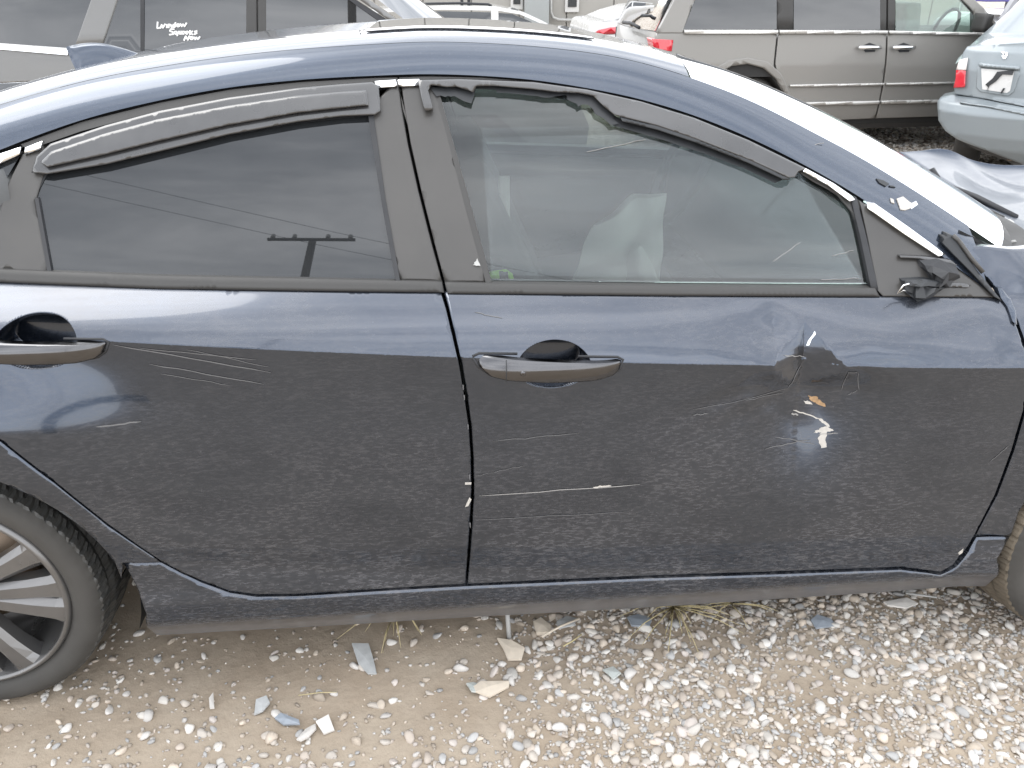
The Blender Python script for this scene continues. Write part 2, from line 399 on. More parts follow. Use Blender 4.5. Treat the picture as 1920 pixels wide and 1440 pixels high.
# ------------------------------------------------------------------ building far behind
BY = 22.
gb = -.95
bd = thing('grey_building', (0, BY, gb), 'pale grey panelled building at the back of the yard', 'building')
pw = 1.2
box('wall', (2, BY+.35, gb+1.9), (24, .4, 3.8), M['siding'], bd)
for i in range(20):
    box('wall_panel', (-10+i*pw+pw/2, BY+.12, gb+1.9), (pw-.03, .06, 3.8), M['siding'], bd, .008)
def wall_win(u0, u1, vb):
    a, b_ = on_y(u0, vb, BY), on_y(u1, vb, BY); w = b_[0]-a[0]; h = 1.3
    fr_ = None
    f = box('window', ((a[0]+b_[0])/2, BY+.06, a[2]+h/2), (w+.04, .09, h), M['white'], bd, .01)
    box('pane', ((a[0]+b_[0])/2, BY+.005, a[2]+h/2+.03), (w-.09, .04, h-.18), M['darkglass'], f)
wall_win(959, 979, 18); wall_win(1061, 1084, 23)
a, b_ = on_y(982, 60, BY), on_y(1028, 2, BY)
props(box('meter_cabinet', ((a[0]+b_[0])/2, BY-.08, (gb+b_[2])/2+.1), (b_[0]-a[0], .3, b_[2]-gb+.2), M['box'], None, .02), 'grey metal cabinet against the pale wall between the two windows', 'cabinet')
pts = [on_y(1033, -60, BY-.05), on_y(1033, 22, BY-.05), on_y(1037, 33, BY-.05), on_y(1048, 37, BY-.05), on_y(1086, 38, BY-.05)]
props(tube('wall_pipe', pts, .035, M['pipe']), 'pale conduit pipe bending along the grey building wall', 'pipe')
pts = [on_y(1025, -30, BY-.05), on_y(1026, 10, BY-.05), on_y(1000, 1, BY-.05), on_y(983, 2, BY-.05)]
props(tube('wall_conduit', pts, .022, M['pipe']), 'thin grey conduit above the metal cabinet on the wall', 'pipe')
p = on_y(1095, 45, BY-1.2)
props(box('vent_post', (p[0], BY-1.2, (gb+p[2])/2), (.15, .12, p[2]-gb), M['box'], None, .015), 'short grey post standing beside the building wall', 'post')
g_ = thing('gas_meter', (on_y(1142, 20, BY-.15)[0], BY-.15, gb), 'small pair of grey standpipes on the building wall', 'pipe')
for u in (1132, 1150):
    tube('riser', [on_y(u, 40, BY-.1), on_y(u, 16, BY-.1)], .03, M['pipe'], g_)
tube('crossbar', [on_y(1128, 20, BY-.1), on_y(1154, 19, BY-.1)], .035, M['pipe'], g_)

# ------------------------------------------------------------------ background vehicles: side surfaces
def vsurf(y0, zb, k=.3, tuck=.1, bulge=.05):
    def f(x, z):
        z = np.asarray(z, float)
        return y0+np.where(z > zb, (z-zb)*k, 0)+bulge*np.clip((z-zb+.25)/.25, 0, 1)+tuck*np.clip((.5-z)/.4, 0, 1)**2
    return f
def mirror_of(surf, yc): return lambda x, z: 2*yc-surf(x, z)
def simple_wheel(parent, c, r, w=.2):
    wl = lathe_y('wheel', [(r*.62, .02), (r*.66, 0), (r*.8, -.012), (r*.95, 0), (r, .03), (r, w-.03), (r*.93, w), (r*.3, w)], c, M['rubber'], parent, 40)
    lathe_y('rim', [(.001, .0), (r*.2, -.005), (r*.25, .03), (r*.55, .02), (r*.62, .0), (r*.66, .0)], c, M['rim'], wl, 30)
def px(surf, *pts, fr=WORLD): return trace(pts, surf, fr)

# --- silver SUV behind on the left
yS = 5.55
sS = vsurf(yS, 1.06, .34)
suv = thing('silver_suv', (-2.2, yS+.9, 0), 'silver grey SUV with white writing on its dark rear side window', 'suv')
mS = mirror_of(sS, yS+.93)
belt = px(sS, (-420, 72), (0, 90), (140, 101), (300, 112), (480, 118), (700, 112), (850, 72))
body = [(-4.75, .32), (-4.80, .75)]+[(-4.72, 1.10)]+belt[1:-1]+[(-.1, 1.07), (.45, 1.0), (.85, .86), (.98, .6), (.95, .32), (.62, .28), (.55, .5), (.35, .68), (.1, .68), (-.15, .5), (-.22, .28), (-2.85, .28), (-2.92, .5), (-3.12, .68), (-3.4, .68), (-3.6, .5), (-3.68, .3)]
panel('body', body, sS, M['silver'], suv, res=.08, back=mS)
panel('belt_moulding', px(sS, (-300, 66), (0, 84), (128, 95), (128, 103), (0, 92), (-300, 74)), sS, M['chrome'], suv, res=.1, thick=.02, lift=.012)
panel('rear_quarter_window', px(sS, (-300, 64), (0, 81), (141, 91), (190, -10), (240, -150), (-200, -150)), sS, M['darkglass'], suv, res=.1, thick=.01)
panel('pillar', px(sS, (137, 95), (188, 97), (222, -5), (290, -170), (235, -170), (172, -5)), sS, M['silver'], suv, res=.1, thick=.06, lift=.006, roll=.01)
dw = panel('rear_door_window', px(sS, (190, 97), (258, 110), (462, 118), (462, -170), (300, -170), (224, -5)), sS, M['darkglass'], suv, res=.1, thick=.01)
panel('window_divider', px(sS, (264, 112), (271, 112), (271, -170), (264, -170)), sS, M['black'], suv, res=.2, thick=.02, lift=.006)
panel('door_pillar', px(sS, (462, 118), (482, 119), (480, -170), (462, -170)), sS, M['trim'], suv, res=.2, thick=.05, lift=.004, roll=.006)
panel('door_pillar', px(sS, (485, 119), (500, 119), (498, -170), (483, -170)), sS, M['trim'], suv, res=.2, thick=.05, lift=.004, roll=.006)
panel('front_door_window', px(sS, (500, 119), (760, 100), (738, 50), (655, 0), (560, -60), (498, -80)), sS, M['darkglass'], suv, res=.1, thick=.01)
panel('window_seal', px(sS, (748, 60), (738, 45), (668, 0), (560, -70), (556, -64), (655, 0), (728, 52), (744, 66)), sS, M['black'], suv, res=.1, thick=.03, lift=.006)
panel('windscreen_pillar', px(sS, (782, 66), (762, 48), (690, -2), (580, -75), (570, -68), (672, -2), (742, 47), (752, 62)), sS, M['silver'], suv, res=.08, thick=.06, lift=.01, roll=.01)
# windscreen and bonnet run across the car
A_ = [on_y(785, 60, yS+.05), on_y(700, -4, yS+.2), on_y(590, -80, yS+.34)]
Vw, Fw = [], []
for a in A_:
    for s in np.linspace(0, 1, 9):
        y = a[1]+(2*(yS+.93)-2*a[1])*s; Vw.append((a[0]+.22*math.sin(math.pi*s), y, a[2]+.01))
for j in range(2):
    for i in range(8): Fw.append((j*9+i, j*9+i+1, (j+1)*9+i+1, (j+1)*9+i))
obj('windscreen', Vw, Fw, M['darkglass'], suv)
Vw, Fw = [], []
st = [(-1.0, 1.08), (-.55, 1.115), (-.1, 1.10), (.4, 1.02), (.8, .9)]
for x, z in st:
    for s in np.linspace(0, 1, 11):
        Vw.append((x+.12*math.sin(math.pi*s), yS+.06+1.74*s, z-.05+.05*math.sin(math.pi*s)**.5))
for j in range(len(st)-1):
    for i in range(10): Fw.append((j*11+i, j*11+i+1, (j+1)*11+i+1, (j+1)*11+i))
obj('bonnet', Vw, Fw, M['silver'], suv)
panel('roof', [(-4.3, 1.62), (-3.9, 1.70), (-2.6, 1.76), (-1.9, 1.72), (-1.45, 1.62), (-1.9, 1.64), (-2.6, 1.68), (-3.9, 1.62)], sS, M['silver'], suv, res=.1, back=mS)
for cx_ in (.22, -3.25): simple_wheel(suv, (cx_, yS+.06, .36), .36)
# hand lettering on the glass (three short lines)
def stroke(pts, parent, w=.0085):
    q = [(p[0]/3., p[1]/3.) for p in pts]
    xz = trace(q, sS); P3 = [(x, float(sS(np.array([x]), np.array([z]))[0])-.004, z) for x, z in xz]
    return P3
def ring(cx, cy, rx, ry, n=9): return [(cx+rx*math.cos(2*math.pi*k/n), cy+ry*math.sin(2*math.pi*k/n)) for k in range(n+1)]
words = [
 [[(888, 125), (886, 158), (903, 157), (911, 140), (917, 156), (930, 136)], [(940, 138), (940, 155)], [(950, 155), (952, 137), (962, 140), (967, 155)], ring(980, 146, 7, 7)+[(988, 128)], ring(1003, 142, 8, 7), [(1016, 134), (1023, 148), (1031, 137), (1039, 148), (1050, 130)]],
 [[(980, 164), (962, 164), (957, 174), (974, 181), (975, 192), (955, 195)], ring(990, 184, 8, 7)+[(999, 200)], [(1008, 176), (1009, 190), (1020, 190), (1021, 176)], ring(1034, 184, 8, 7)[2:], ring(1054, 184, 8, 7)[2:], [(1070, 172), (1070, 193)], [(1084, 176), (1070, 184), (1086, 194)], [(1109, 174), (1096, 178), (1108, 186), (1095, 193)]],
 [[(1037, 226), (1046, 204), (1058, 224), (1066, 203)], ring(1079, 214, 8, 7), [(1092, 208), (1099, 221), (1106, 210), (1114, 221), (1125, 207)]]]
for wd in words:
    bm = bmesh.new()
    for s_ in wd:
        P3 = stroke(s_, dw)
        for a, b2 in zip(P3, P3[1:]):
            d = Vector(b2)-Vector(a); n_ = Vector((-d.z, 0, d.x)).normalized()*.0048; e_ = d.normalized()*.003
            q = [Vector(a)-n_-e_, Vector(b2)-n_+e_, Vector(b2)+n_+e_, Vector(a)+n_-e_]
            vs = [bm.verts.new(x) for x in q]+[bm.verts.new(x-Vector((0, .0015, 0))) for x in q]
            for f in ((0, 1, 2, 3), (7, 6, 5, 4), (0, 4, 5, 1), (1, 5, 6, 2), (2, 6, 7, 3), (3, 7, 4, 0)): bm.faces.new([vs[i] for i in f])
    bmobj('marker_writing', bm, M['ink'], dw)

# --- white SUV in the middle distance
yW = 14.6; gW = float(gz(0, 15))
sW = vsurf(yW, .62, .30)
wsv = thing('white_suv', (-.6, yW+.9, gW), 'white SUV with roof rails parked before the grey building', 'suv')
mW = mirror_of(sW, yW+.9)
rp = px(sW, (760, 14), (830, 10), (930, 12), (980, 22), (1015, 38), (1045, 54), (1070, 66))
panel('roof', [(rp[0][0]-1.2, rp[0][1]-.06)]+rp+px(sW, (1058, 66), (1034, 54), (1005, 40), (975, 27), (935, 20), (830, 18), (760, 20))+[(rp[0][0]-1.2, rp[0][1]-.14)], sW, M['white'], wsv, res=.1, back=mW)
bx = px(sW, (760, 62), (1062, 62))
panel('body', [(bx[0][0]-1.6, gW+.25), (bx[0][0]-1.6, bx[0][1])]+bx+[(bx[1][0]+.9, bx[1][1]-.12), (bx[1][0]+1.1, bx[1][1]-.4), (bx[1][0]+1.1, gW+.25)], sW, M['white'], wsv, res=.15, back=mW)
panel('rear_side_window', px(sW, (770, 21), (833, 21), (920, 23), (922, 62), (770, 62)), sW, M['darkglass'], wsv, res=.2, lift=-.01)
panel('front_side_window', px(sW, (935, 24), (960, 26), (990, 38), (1030, 58), (1036, 63), (934, 62)), sW, M['darkglass'], wsv, res=.2, lift=-.01)
panel('door_pillar', px(sW, (921, 18), (934, 18), (935, 63), (922, 63)), sW, M['white'], wsv, res=.2, lift=.01, thick=.08)
tube('roof_rail', [on_y(u, v, yW+.35) for u, v in ((770, 9), (800, 7), (860, 6), (915, 8), (922, 11))], .02, M['black'], wsv)
for u in (866, 879):
    pz = on_y(u, 3, yW+.5); box('roof_bar_foot', pz, (.05, .1, .12), M['black'], wsv, .01)
box('headrest', on_y(945, 42, yW+.7), (.25, .3, .2), M['siding'], wsv, .05)
for x in (bx[1][0]+.5, bx[0][0]-.7): simple_wheel(wsv, (x, yW+.05, gW+.34), .34)

# --- white saloon with red tail lamp
yR = 10.9; gR = float(gz(0, 11.5))
sR = vsurf(yR, .70, .35)
wcar = thing('white_saloon', (2.4, yR+.9, gR), 'white saloon with red tail lamp behind the bronze minivan', 'car')
mR = mirror_of(sR, yR+.88)
xr = px(sR, (1104, 70))[0][0]
panel('body', [(xr, gR+.3)]+px(sR, (1102, 62), (1105, 46), (1112, 41), (1150, 38), (1300, 40))+[(xr+3.6, .8), (xr+4.2, .65), (xr+4.3, gR+.3)], sR, M['white'], wcar, res=.12, back=mR)
panel('roof', px(sR, (1128, 41), (1160, 26), (1200, 14), (1260, 6), (1330, 6), (1330, 12), (1262, 12), (1205, 20), (1168, 31), (1146, 41)), sR, M['white'], wcar, res=.1, back=mR)
panel('rear_side_window', px(sR, (1150, 40), (1170, 30), (1206, 20), (1262, 12), (1300, 12), (1300, 40)), sR, M['white'], wcar, res=.2, lift=-.03)
panel('tail_lamp', px(sR, (1114, 62), (1122, 56), (1145, 51), (1170, 50), (1172, 56), (1155, 63), (1130, 64)), sR, M['red'], wcar, res=.1, lift=.02, thick=.08, roll=.01)
for x in (xr+.9, xr+3.5): simple_wheel(wcar, (x, yR+.05, gR+.32), .32)

# --- bronze minivan
yV = 7.5
sV = vsurf(yV, 1.03, .20, .12, .03)
van = thing('bronze_minivan', (3.8, yV+.95, 0), 'bronze grey minivan with sliding door and chrome strips seen from its side', 'minivan')
mV = mirror_of(sV, yV+.98)
vp = lambda *p: px(sV, *p)
x0 = vp((1228, 90))[0][0]
core = [(x0+.04, .33), (x0+.02, 1.0), (x0+3.9, 1.0), (x0+4.6, .95), (x0+4.95, .7), (x0+4.95, .33), (x0+4.4, .25), (x0+4.3, .55), (x0+3.9, .7), (x0+3.5, .55), (x0+3.4, .25), (x0+1.35, .25), (x0+1.27, .5), (x0+1.1, .68), (x0+.75, .68), (x0+.55, .5), (x0+.5, .3)]
panel('underbody', core, lambda x, z: sV(x, z)+.03, M['under'], van, res=.12, back=lambda x, z: mV(x, z)-.03)
arch = vp((1335, 215), (1332, 165), (1345, 140), (1372, 124), (1402, 120), (1432, 128), (1455, 148), (1470, 175), (1478, 215))
panel('rear_quarter', vp((1232, 62), (1457, 62), (1451, 120), (1455, 140))+arch[::-1][1:-1]+vp((1335, 200), (1240, 195), (1228, 130)), sV, M['vanpaint'], van, res=.05, thick=.04, roll=.008)
panel('arch_lip', vp((1478, 200), (1470, 172), (1455, 147), (1432, 127), (1402, 119), (1372, 123), (1345, 139), (1332, 165), (1322, 200), (1310, 200), (1318, 160), (1336, 130), (1366, 113), (1402, 108), (1440, 116), (1464, 138), (1480, 170), (1489, 205)), sV, M['vanpaint'], van, res=.05, thick=.05, lift=.012, roll=.01)
sd_ = panel('sliding_door', vp((1460, 62), (1662, 62), (1661, 100), (1655, 155), (1647, 195), (1640, 222), (1500, 228), (1490, 215), (1478, 180), (1458, 140), (1454, 120)), sV, M['vanpaint'], van, res=.05, thick=.04, roll=.006)
fd_ = panel('front_door', vp((1665, 62), (1880, 64), (1884, 110), (1880, 215), (1643, 222), (1650, 195), (1658, 155), (1664, 100)), sV, M['vanpaint'], van, res=.05, thick=.04, roll=.006)
panel('front_wing', [vp((1884, 64))[0], (x0+4.3, .98), (x0+4.75, .85), (x0+4.9, .6), (x0+4.9, .3), (x0+4.42, .3), (x0+4.3, .58), (x0+3.9, .72)]+vp((1884, 215), (1888, 110)), sV, M['vanpaint'], van, res=.06, thick=.04, roll=.006)
panel('sill', vp((1492, 231), (1880, 218), (1880, 236), (1500, 244)), lambda x, z: sV(x, z)+.04, M['trim'], van, res=.1, thick=.05)
for (a, b2, c, d) in (((1282, 56), (1457, 56), (1457, 63), (1282, 63)), ((1460, 56), (1662, 57), (1662, 63), (1460, 63)), ((1665, 57), (1880, 62), (1880, 67), (1665, 63))):
    panel('belt_moulding', vp(a, b2, c, d), sV, M['strip'], van, res=.2, thick=.05, lift=.03, roll=.004)
panel('chrome_strip', vp((1480, 158.5), (1656, 155.5), (1656, 159.5), (1480, 162.5)), sV, M['strip'], sd_, res=.2, thick=.04, lift=.025, roll=.004)
panel('chrome_strip', vp((1660, 155.5), (1790, 153), (1790, 157), (1660, 159.5)), sV, M['strip'], fd_, res=.2, thick=.04, lift=.025, roll=.004)
panel('chrome_strip', vp((1494, 191.5), (1647, 188.5), (1646, 194.5), (1497, 197.5)), sV, M['strip'], sd_, res=.2, thick=.04, lift=.025, roll=.004)
panel('chrome_strip', vp((1651, 188.5), (1790, 186), (1790, 192), (1650, 194.5)), sV, M['strip'], fd_, res=.2, thick=.04, lift=.025, roll=.004)
for (u, par) in ((1630, sd_), (1694, fd_)):
    cup = vp((u-14, 86), (u, 80), (u+14, 85), (u+10, 97), (u-8, 98))
    panel('handle_cup', cup, sV, M['black'], par, res=.03, thick=.005, lift=.004)
    pz = [on_y(u+k, 89+.3*abs(k)/20, yV-.03+.02*(abs(k)/20)**3) for k in (-21, -14, 0, 14, 21)]
    tube('handle', pz, .017, M['chrome'], par)
panel('quarter_window', vp((1281, 55), (1303, 0), (1350, -110), (1456, -110), (1456, 55)), sV, M['darkglass'], van, res=.1, thick=.012, lift=.004)
panel('pillar', vp((1457, 56), (1488, 56), (1488, -110), (1457, -110)), sV, M['trim'], van, res=.1, thick=.05, lift=.002, roll=.006)
panel('sliding_door_window', vp((1488, 56), (1650, 56), (1650, -110), (1488, -110)), sV, M['darkglass'], van, res=.1, thick=.012, lift=.004)
panel('pillar', vp((1650, 57), (1662, 57), (1663, -110), (1650, -110)), sV, M['trim'], van, res=.1, thick=.05, lift=.002, roll=.006)
panel('pillar', vp((1665, 57), (1679, 57), (1679, -110), (1666, -110)), sV, M['trim'], van, res=.1, thick=.05, lift=.002, roll=.006)
panel('front_door_window', vp((1679, 57), (1824, 61), (1826, 30), (1800, 0), (1720, -70), (1679, -80)), sV, M['vanglass'], van, res=.1, thick=.006, lift=.004)
panel('windscreen_pillar', vp((1884, 64), (1846, 16), (1815, -12), (1730, -80), (1715, -72), (1798, -6), (1826, 22), (1826, 62)), sV, M['vanpaint'], van, res=.05, thick=.06, lift=.006, roll=.01)
panel('mirror_sail', vp((1828, 60), (1880, 62), (1846, 28), (1830, 24)), sV, M['trim'], van, res=.05, thick=.04, lift=.012, roll=.008)
box('door_mirror', on_y(1841, 42, yV-.10), (.09, .16, .15), M['trim'], van, .035, rot=(0, .1, .2))
panel('tail_pillar', vp((1232, 62), (1280, 62), (1303, -4), (1350, -112), (1318, -112), (1262, 5)), sV, M['vanpaint'], van, res=.05, thick=.06, lift=.005, roll=.01)
panel('roof', [vp((1345, -105))[0], (x0+.8, 1.68), (x0+2., 1.74), (x0+2.8, 1.70), vp((1718, -72))[0], vp((1700, -70))[0], (x0+2., 1.66), vp((1345, -98))[0]], sV, M['vanpaint'], van, res=.08, back=mV)
panel('tail_lamp', vp((1222, 73), (1262, 75), (1259, 96), (1226, 93)), lambda x, z: sV(x, z)-.015, M['red'], van, res=.05, thick=.2, roll=.01)
# tailgate seen obliquely: a pane leaning forward, a gate below it
zt, zr_ = 1.03, 1.62
def gate(name, za, zb_, xa, xb, mat, y0=.12, y1=1.84, th=.04):
    Vg = []; Fg = []
    for s in (0, 1):
        for (x, z) in ((xa, za), (xb, zb_)):
            for y in np.linspace(yV+y0, yV+y1, 9):
                k = abs((y-yV-.98)/.88); Vg.append((x+.10*k**3-.06+th*s, y, z))
    for j in range(8):
        Fg += [(j, j+1, 9+j+1, 9+j), (18+j, 27+j, 27+j+1, 18+j+1), (j, 18+j, 18+j+1, j+1), (9+j, 9+j+1, 27+j+1, 27+j)]
    Fg += [(0, 9, 27, 18), (8, 26, 35, 17)]
    return obj(name, Vg, Fg, mat, van)
tg = gate('tailgate', .55, 1.05, x0-.02, x0+.0, M['vanpaint'])
tw = gate('tailgate_window', 1.06, 1.62, x0+.0, x0+.26, M['darkglass'], .16, 1.80, .02)
tube('rear_wiper', [(x0-.1, yV+.95, 1.09), (x0-.1, yV+.6, 1.10), (x0-.09, yV+.3, 1.08)], .016, M['black'], van)
box('rear_bumper', (x0, yV+.98, .45), (.26, 1.86, .3), M['vanpaint'], van, .07)
tube('steering_wheel', [(x0+2.9+.06*math.sin(a), yV+.45+.17*math.cos(a), 1.05+.17*math.sin(a)) for a in np.linspace(0, 6.28, 15)], .015, M['black'], van)
for i in (0, 1): box('seat', (x0+2.45, yV+.45+i*.9, .98), (.16, .5, .6), M['box'], van, .05, rot=(0, -.15, 0))
for cx_ in (x0+.92, x0+3.9): simple_wheel(van, (cx_, yV+.08, .34), .34)

# --- light blue saloon at the right edge, seen from behind
_hc = on_z(1757, 228, .46); _hm = Frame((0, 0, 0), -math.radians(37))
HF = Frame(tuple(np.array((_hc[0], _hc[1], 0))-_hm.out((.0, .15, 0))), -math.radians(37))
def hprof(x, z):
    x = np.asarray(x, float); z = np.asarray(z, float)
    base = np.interp(z, [.2, .3, .38, .56, .62, .64, .66, .85, .98, 1.03], [.12, .03, .0, -.01, .02, .06, .085, .10, .14, .19])
    k = (x-.85)/.85
    return base+.16*np.abs(k)**4
hcar = thing('light_blue_saloon', tuple(HF.out((.85, 2.2, 0))), 'light blue saloon seen from behind with its number plate missing', 'car')
hp = lambda *p: trace(p, hprof, HF)
cs = [0.0, 1.72]
xl, xrr = cs
panel('bumper', hp((1757, 190), (1764, 182), (1784, 178), (1830, 184), (1920, 202))+[(xrr, .62), (xrr, .35)]+hp((1920, 310), (1850, 283), (1795, 262), (1772, 246), (1759, 226)), hprof, M['lightblue'], hcar, res=.035, thick=.25, fr=HF, roll=.02)
hb = lambda x, z: hprof(x, z)+.004
panel('lower_valance', hp((1772, 247), (1796, 263), (1850, 284), (1960, 315), (1960, 345), (1880, 300), (1830, 282)), lambda x, z: hprof(x, z)+.03, M['trim'], hcar, res=.05, thick=.2, fr=HF)
tr_ = panel('boot_lid', hp((1790, 176), (1788, 160), (1798, 122), (1806, 98), (1813, 88), (1840, 84), (1920, 80))+[(xrr-.06, 1.03), (xrr-.03, .68)]+hp((1920, 200), (1850, 186)), hb, M['lightblue'], hcar, res=.03, thick=.1, fr=HF, roll=.008)
# plate recess: frame, sunken plate pocket with wire and bolts
panel('plate_recess', hp((1833, 124), (1908, 130), (1912, 138), (1901, 172), (1890, 180), (1838, 172), (1830, 164)), hb, M['lightblue'], tr_, res=.03, thick=.02, fr=HF, lift=.012, roll=.006)
panel('plate_backing', hp((1840, 128), (1902, 133), (1894, 170), (1888, 174), (1842, 167)), hb, M['white'], tr_, res=.03, thick=.02, fr=HF, lift=.016)
panel('plate_lip', hp((1836, 117), (1912, 124), (1912, 130), (1836, 124)), hb, M['lightblue'], tr_, res=.03, thick=.06, fr=HF, lift=.05, roll=.008)
panel('dangling_wire', hp((1848, 158), (1862, 146), (1870, 134), (1902, 131), (1899, 140), (1880, 139), (1868, 152), (1856, 160), (1850, 171), (1853, 163)), hb, M['torn'], tr_, res=.02, thick=.01, fr=HF, lift=.026)
panel('plate_bolt', hp((1881, 165), (1885, 165), (1879, 175), (1876, 174)), hb, M['torn'], tr_, res=.02, thick=.01, fr=HF, lift=.026)
# badge on the boot: upright rounded shield with a tapered H inside
def badge(pts, nm='badge', lift=.012):
    return panel(nm, hp(*pts), hb, M['chrome'], tr_, res=.01, thick=.006, fr=HF, lift=lift)
badge([(1877, 97), (1890, 98), (1889, 104), (1885, 110), (1881, 110), (1878, 104), (1879.5, 104), (1882.5, 108.5), (1884.2, 108.5), (1887, 103.5), (1887.8, 99.5), (1878.8, 98.8)])
badge([(1880, 99.5), (1881.5, 99.6), (1882, 103), (1885, 103.2), (1886, 99.9), (1887.4, 100), (1885.4, 107.5), (1884, 107.5), (1884.6, 104.8), (1882.4, 104.6), (1882.8, 107.4), (1881.6, 107.4)])
panel('tail_lamp', hp((1792, 148), (1793, 131), (1811, 132), (1810, 163), (1788, 164)), hprof, M['red'], hcar, res=.03, thick=.12, fr=HF, lift=.025, roll=.008)
panel('tail_lamp_clear', hp((1793.5, 130), (1799, 112), (1815, 108), (1812, 131)), hprof, M['clear_lens'], hcar, res=.03, thick=.12, fr=HF, lift=.025, roll=.008)
panel('bumper_moulding', hp((1800, 189), (1850, 196), (1930, 212), (1930, 217), (1850, 200), (1800, 193)), hprof, M['lightblue'], hcar, res=.05, thick=.02, fr=HF, lift=.012, roll=.004)
# rest of the body: deck, cabin, flanks
Vd, Fd = [], []
st = [(.2, 1.03), (.34, 1.065), (.8, 1.08), (1.0, 1.10), (1.5, 1.38), (2.2, 1.42), (2.9, 1.38), (3.6, 1.05), (4.5, .85)]
for y, z in st:
    for s in np.linspace(-1, 1, 13):
        w = .84 if z < 1.2 else .62
        Vd.append(HF.out((xl+.86+w*s+(0 if y > .3 else 0), y+(.1*abs(s)**4 if y < .5 else 0), z-.05*abs(s)**3-(.10 if abs(s) > .95 else 0))))
for j in range(len(st)-1):
    for i in range(12): Fd.append((j*13+i, j*13+i+1, (j+1)*13+i+1, (j+1)*13+i))
obj('body_top', Vd, Fd, M['lightblue'], hcar)
for s, nm in ((xl+.10, 'flank'), (xrr-.10, 'flank')):
    Vd = []; Fd = []
    prof_ = [(.36, .38), (.34, .95), (1., 1.0), (3.6, .98), (4.4, .82), (4.5, .4), (4.0, .35), (3.9, .6), (3.6, .66), (3.3, .6), (3.2, .25), (1.4, .25), (1.3, .58), (1.0, .66), (.7, .58), (.6, .33)]
    for dx in (-.03, .03):
        for y, z in prof_: Vd.append(HF.out((s+dx, y, z)))
    n_ = len(prof_); Fd = [tuple(range(n_)), tuple(range(n_, 2*n_))[::-1]]+[(i, (i+1) % n_, n_+(i+1) % n_, n_+i) for i in range(n_)]
    obj(nm, Vd, Fd, M['lightblue'], hcar, smooth=False)
box('underbody', tuple(HF.out((xl+.86, 2.3, .4))), (1.3, 4.0, .3), M['under'], hcar, .03, rot=(0, 0, -math.radians(37)))
e0 = on_y(1893, 294, HF.out((xl+.5, .1, 0))[1]-.02)
tube('exhaust_pipe', [e0, tuple(np.array(e0)+HF.M @ np.array((.0, .14, 0.)) + np.array((.22, 0, .0))), tuple(np.array(e0)+HF.M @ np.array((0, .8, 0.02)) + np.array((.3, 0, 0)))], .031, M['exhaust'], hcar, 14)
tube('exhaust_bore', [tuple(np.array(e0)+np.array((-.003, -.001, 0))), tuple(np.array(e0)+np.array((.05, .03, 0)))], .024, M['black'], hcar, 14)
for xx in (xl+.22, xl+1.5):
    for yy in (1.0, 3.6):
        c_ = HF.out((xx, yy, .31)); 
        V_, F_ = [], []
        for k in range(32):
            a = 2*math.pi*k/32
            for r_, dx in ((.001, -.1), (.2, -.1), (.29, -.1), (.31, -.07), (.31, .07), (.29, .1), (.001, .1)):
                V_.append(HF.out((xx+dx, yy+r_*math.cos(a), .31+r_*math.sin(a))))
        for k in range(32):
            for j in range(6): F_.append((k*7+j, k*7+j+1, ((k+1) % 32)*7+j+1, ((k+1) % 32)*7+j))
        obj('wheel', V_, F_, M['rubber'], hcar)

# --- dark grey car and blue awning at the upper right corner
yG = 12.2
sG = vsurf(yG, .75, .35)
gcar = thing('dark_grey_car', (9.0, yG+.9, float(gz(0, 13))), 'dark grey car half hidden behind the minivan bonnet', 'car')
gp = lambda *p: px(sG, *p)
mG = mirror_of(sG, yG+.9); gg = float(gz(0, 13))
xg = gp((1868, 42))[0][0]
panel('body', [(xg-.2, gg+.3)]+gp((1868, 50), (1872, 44), (1900, 30), (1960, 24), (2200, 22))+[(xg+4., gg+.3)], sG, M['greypaint'], gcar, res=.12, back=mG)
panel('windscreen', gp((1884, 36), (1902, 8), (1915, -12), (2050, -14), (2060, 22), (1960, 25)), sG, M['darkglass'], gcar, res=.12, lift=-.02)
panel('pillar', gp((1878, 39), (1898, 5), (1912, -14), (1918, -14), (1904, 8), (1886, 37)), sG, M['greypaint'], gcar, res=.1, thick=.1)
panel('roof', gp((1908, -16), (1950, -28), (2080, -28), (2090, -14), (1915, -10)), sG, M['greypaint'], gcar, res=.12, back=mG)
for x in (xg+.6, xg+3.1): simple_wheel(gcar, (x, yG+.05, gg+.32), .32)
aw = thing('blue_awning', on_y(1865, -2, 17.), 'dark blue awning strip above the minivan bonnet', 'awning')
a1 = on_y(1865, 3, 17.)
box('canopy', (a1[0]+.3, 17.4, a1[2]+.10), (1.1, 1.0, .2), M['purple'], aw, .02)
for dx in (-.2, .8): tube('post', [(a1[0]+dx, 17.8, a1[2]+.1), (a1[0]+dx, 17.8, -.9)], .03, M['pipe'], aw)

